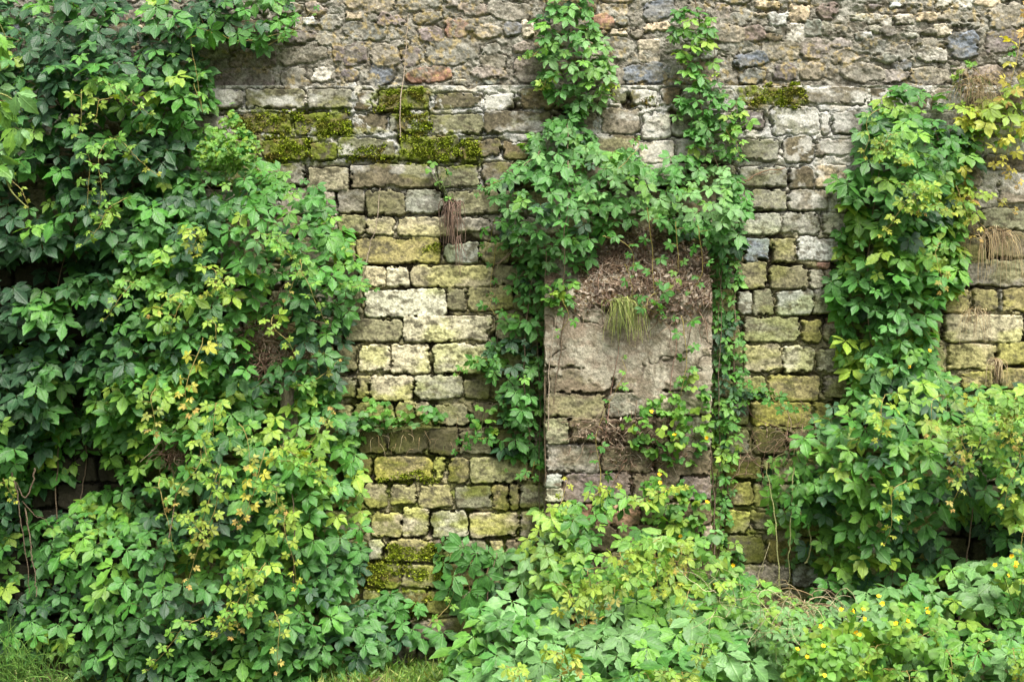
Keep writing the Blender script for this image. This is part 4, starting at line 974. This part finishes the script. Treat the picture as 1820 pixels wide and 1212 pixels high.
def tangle(name, label, cat, poly, depthf, n, length, seed, cols, r=.0018, litter=0):
    rs = np.random.default_rng(seed); poly = np.asarray(poly, float); th = thing(name, label, cat, P(*poly.mean(0), depthf(*poly.mean(0))))
    x, y = scatter(poly, float(np.prod(np.ptp(poly, axis=0))) / (n * 1.6), rs)
    g = Geo()
    for a, b in zip(x, y):
        an = rs.uniform(0, 2 * np.pi); q = []
        L_ = length * rs.uniform(.5, 1.4) * PPM
        for i in range(6):
            q.append(P(a, b, depthf(a, b) + rs.uniform(.004, .03))); an += rs.normal(0, .45); a += math.cos(an) * L_ / 6; b += math.sin(an) * L_ / 6 + 1.2
        rr = r * rs.uniform(.5, 1.5)
        tube(g, spline(q, 12), rr, rr * .6, np.array(cols[rs.integers(len(cols))]) * rs.uniform(.6, 1.3), 4)
    g.build('roots', M_BARK, th)
    if litter:
        x, y = scatter(poly, float(np.prod(np.ptp(poly, axis=0))) / litter, rs)
        d = np.array([depthf(a, b) for a, b in zip(x, y)]) + rs.uniform(.004, .022, len(x))
        cl = np.array([(.15, .10, .07), (.25, .19, .14), (.10, .07, .05), (.38, .32, .26)])[rs.integers(0, 4, len(x))]
        g = Geo(); leaves(g, P(x, y, d), np.array([0, -1, .2]) + rs.normal(0, .6, (len(x), 3)), rs.normal(0, 1, (len(x), 3)), rs.uniform(.015, .035, len(x)), cl, CREEPER, 1, droop=.9, fold=.9, rs=rs)
        g.build('dead_leaves', M_STRAW, th)
    return th
RC = [(.16, .10, .065), (.24, .16, .11), (.10, .06, .04), (.32, .24, .17)]
pd = lambda a, b: surf(a, b, 'pier') if 968 < a < 1267 else .05
tangle('root_mat', 'reddish-brown mat of dry roots and dead leaves over the head of the pier', 'root mat', [(1030, 480), (1060, 440), (1090, 405), (1200, 400), (1262, 440), (1265, 540), (1200, 575), (1140, 560), (1080, 545), (1020, 560)], pd, 190, .18, 501, RC + [(.30, .25, .20)], litter=2600)
tangle('root_mat', 'grey-brown litter of dead roots lodged low on the middle of the pier', 'root mat', [(1010, 740), (1080, 745), (1190, 735), (1240, 800), (1180, 835), (1090, 830), (1050, 800), (1015, 775)], pd, 150, .13, 503, RC + [(.38, .32, .24)], litter=200)
tangle('root_mat', 'dry brown stem nest exposed in the gap of the left creeper hump', 'root mat', [(430, 580), (470, 555), (520, 570), (525, 640), (490, 665), (440, 650)], lambda a, b: .36, 150, .18, 505, RC, .0026, litter=50)
tangle('root_mat', 'brown dead stems in a small gap above the left cascade', 'root mat', [(280, 780), (330, 780), (340, 815), (290, 820)], lambda a, b: .55, 60, .12, 507, RC, .002, litter=40)
tangle('root_mat', 'loose brown roots trailing on the dark blocks right of the pier', 'root mat', [(1290, 760), (1400, 770), (1440, 800), (1330, 850), (1290, 900)], lambda a, b: surf(a, b) + .01, 34, .2, 509, RC, .0022)
tangle('twig_pile', 'pale dry twigs strewn over the leaves at the right of the pier foot', 'twigs', [(1250, 1020), (1330, 1030), (1450, 1090), (1460, 1150), (1380, 1150), (1270, 1090)], lambda a, b: 1.02, 34, .28, 511, [(.40, .36, .20), (.50, .45, .28), (.26, .26, .12)], .0015)
tangle('root_mat', 'brown dead stalks below the creeper tangle at the right of the pier', 'root mat', [(1380, 760), (1450, 750), (1470, 790), (1400, 800)], lambda a, b: .12, 22, .2, 513, RC, .0018)

def bare(label, pts, r=.0032, c=(.36, .29, .22), seed=1, on='wall'):
    rs = np.random.default_rng(seed); g = Geo()
    q = spline([P(a, b, max(surf(a, b, on), -.02) + .02) for a, b in pts], 40); q += np.cumsum(rs.normal(0, .0016, q.shape), 0) * np.array([1, .3, 1])
    tube(g, q, r * .6, r, np.array(c))
    tag(g.build('bare_stem', M_BARK, None), label, 'stem', GROUPS['bare_stem'])
bare('thin pale bare stem crossing the rubble and the bright moss', [(726, 25), (724, 75), (718, 140), (712, 180), (710, 240)], seed=1)
bare('thin bare stem down the blocks beside the left creeper hump', [(676, 335), (672, 400), (662, 440), (652, 500), (643, 545)], seed=2, r=.0026)
bare('short bare stem arching out over the upper blocks right of the strand', [(1395, 299), (1360, 305), (1330, 322), (1308, 338)], seed=3, c=(.24, .14, .08))
bare('hair-thin bare stem hanging over the pale blocks left of the pier', [(880, 470), (879, 540), (882, 600), (879, 650)], seed=4, r=.002, c=(.2, .14, .1))
bare('bare stem slanting out of the creeper strand onto the pale blocks', [(922, 425), (905, 450), (888, 470)], seed=5, r=.0028)
bare('thin bare runner hanging down the plaster in the middle of the pier', [(1100, 600), (1095, 650), (1085, 700), (1078, 760), (1062, 830)], seed=6, r=.0024, c=(.25, .15, .11), on='pier')
bare('thin bare runner hanging down the right half of the pier plaster', [(1200, 560), (1205, 620), (1198, 680), (1205, 720)], seed=7, r=.0022, c=(.25, .15, .11), on='pier')
bare('pale bare stem running down the left edge of the pier', [(990, 560), (978, 640), (973, 730), (972, 800)], seed=8, r=.003, on='pier')

# ------------------------------------------------------------------ moss cushions on the blocks
def moss(label, x0, y0, x1, y1, seed, brown=.4):
    rs = np.random.default_rng(seed); th = thing('moss_patch', label, 'moss', P((x0 + x1) / 2, y1, .02))
    x0 -= 9; x1 += 9; y0 -= 5; y1 += 7; n = int((x1 - x0) * (y1 - y0) * .5); x = rs.uniform(x0, x1, n); y = rs.uniform(y0, y1, n)
    q = fbm(x / 24, y / 15, seed, 4, .6)
    rr_ = np.hypot(np.abs((x - (x0 + x1) / 2) / (x1 - x0) * 2) ** 2, np.abs((y - (y0 + y1) / 2) / (y1 - y0) * 2) ** 2)
    k = q + rs.normal(0, .03, n) > .36 + .26 * rr_; x, y, q = x[k], y[k], q[k]
    d = np.array([surf(a, b) for a, b in zip(x, y)]); p = P(x, y, d)
    g = Geo(); c = mix3(np.zeros((len(x), 3)) + np.array((.26, .33, .022)), (.24, .20, .04), sst(.46, .6, fbm(x / 22, y / 14, seed + 4, 3)) * brown * 2) * rs.uniform(.6, 1.4, (len(x), 1))
    h = (.003 + .022 * np.clip(q - .44, 0, .3)) * rs.uniform(.6, 1.3, len(x))
    leaves(g, p - np.array([0, -.003, 0]), rs.normal(0, 1, (len(x), 3)), np.array([0, -1, .45]) + rs.normal(0, .45, (len(x), 3)), h + .006, c, HERB, 1, droop=.2, fold=.5, rs=rs)
    g.build('cushion', M_MOSS, th)
MB = [(413, 202, 517, 237, 'brown-tinged moss patch on the block beside the upper left weed', .3), (525, 202, 617, 239, 'brown-green moss on the block left of the dull olive block, second in its course', .3),
      (670, 160, 764, 196, 'thick olive moss slab on the topmost block crossed by the thin bare stem', .4), (715, 197, 761, 238, 'narrow moss patch directly under the olive moss slab', .4),
      (463, 247, 547, 283, 'dark moss on the block just above the left creeper hump', .5), (711, 242, 813, 287, 'brightest green moss patch on a wide block in the third course', .1),
      (824, 252, 848, 286, 'little bright moss patch on a narrow block, right of the brightest patch', .1), (1311, 153, 1427, 187, 'long yellow-green moss slab right of the thin strand', .3),
      (652, 998, 712, 1042, 'dark green moss low on the wall beside the left cascade', .2), (687, 970, 768, 994, 'moss band on the lower half of a yellow block near the ground', .1),
      (710, 1046, 758, 1086, 'moss on the square block of the lowest open course', .3), (715, 1001, 786, 1024, 'moss along the top of the block right of the dark green moss', .1),
      (1122, 170, 1167, 188, 'thin ochre moss on the small block between the two hanging strands', .6), (600, 262, 690, 283, 'ochre moss rim on the block left of the brightest patch', .5),
      (680, 838, 770, 853, 'moss line along the foot of the long yellow block below the ledge', .1), (740, 436, 781, 448, 'faint moss smear on the long olive block in mid wall', .2)]
for i, (a, b, c, d, l, br) in enumerate(MB): moss(l, a, b, c, d, 600 + i, br)

# ------------------------------------------------------------------ trunk in the hump, branch at the left, lawn
th = thing('dead_trunk', 'weathered grey dead trunk standing in the gap of the left creeper hump', 'trunk', P(515, 1166, .3))
g = Geo(); rs = np.random.default_rng(71); q = spline([P(518, 1166, .3), P(516, 900, .32), P(514, 700, .34), P(512, 595, .33)], 40)
for k in range(7):
    a = k * 2 * np.pi / 7; o_ = np.array([math.cos(a), math.sin(a), 0]) * .026
    tube(g, q + o_ + np.cumsum(rs.normal(0, .001, q.shape), 0), .021, .016, np.array((.23, .20, .14)) * rs.uniform(.6, 1.2), 7)
g.build('bark', M_BARK, th)

th = thing('tree_branch', 'pale green leafy branch tip reaching in at the upper left edge, nearest the viewer', 'branch', P(-40, 150, 1.4))
rs = np.random.default_rng(81); g = Geo()
for pts in [[(-160, 60, 1.4), (-80, 40, 1.5), (-20, 20, 1.55), (12, 70, 1.5)], [(-160, 150, 1.4), (-60, 160, 1.5), (10, 170, 1.55), (40, 200, 1.5)], [(-160, 260, 1.4), (-60, 270, 1.5), (0, 300, 1.5), (20, 340, 1.5), (50, 370, 1.48)]]:
    q = spline([P(*p) for p in pts], 20); tube(g, q, .008, .002, (.22, .24, .08))
g.build('twig', M_BARK, th)
x = np.concatenate([rs.uniform(-140, 12, 26), rs.uniform(-140, 40, 26), rs.uniform(-140, 5, 20)]); y = np.concatenate([rs.uniform(-10, 90, 26), rs.uniform(150, 250, 26), rs.uniform(250, 320, 20)])
nrm, tip = leaf_frame(len(x), rs, .85, .4, .35)
g = Geo(); leaves(g, P(x, y, 1.5 + rs.normal(0, .05, len(x))), nrm, tip, rs.uniform(.07, .11, len(x)), tones([('P', 3), ('L', 6), ('Y', 1)], x, y, rs, 5), CREEPER, 3, 50, droop=.6, rs=rs, petiole=.5)
g.build('foliage', M_LEAF, th)

def lawn():
    rs = np.random.default_rng(91); n = 16000
    x = rs.uniform(-2.7, 2.7, n); y = -rs.uniform(.05, 1.5, n) ** 1.0
    k = rs.random(n) < np.where((x > -1.1) & (x < 0) & (y > -1.2), 1, .35); x, y = x[k], y[k]
    z = (fbm(x * 1.6 + 50, y * 1.6 + 50, 120, 4) - .5) * .10 - .012
    p = np.stack([x, y, z], -1); n = len(x)
    g = Geo(); tipd = np.array([0, 0, 1.0]) + rs.normal(0, .45, (n, 3)); nr = rs.normal(0, 1, (n, 3))
    c = np.array([(.10, .21, .03), (.17, .28, .05), (.24, .28, .08), (.07, .15, .02)])[rs.integers(0, 4, n)]
    leaves(g, p, nr, tipd, rs.uniform(.03, .085, n), c, BLADE, 1, droop=.5, fold=.3, rs=rs)
    o = g.build('lawn_grass', M_SOFT, None); tag(o, 'short bright grass strip along the foot of the wall', 'grass', kind='stuff')
lawn()
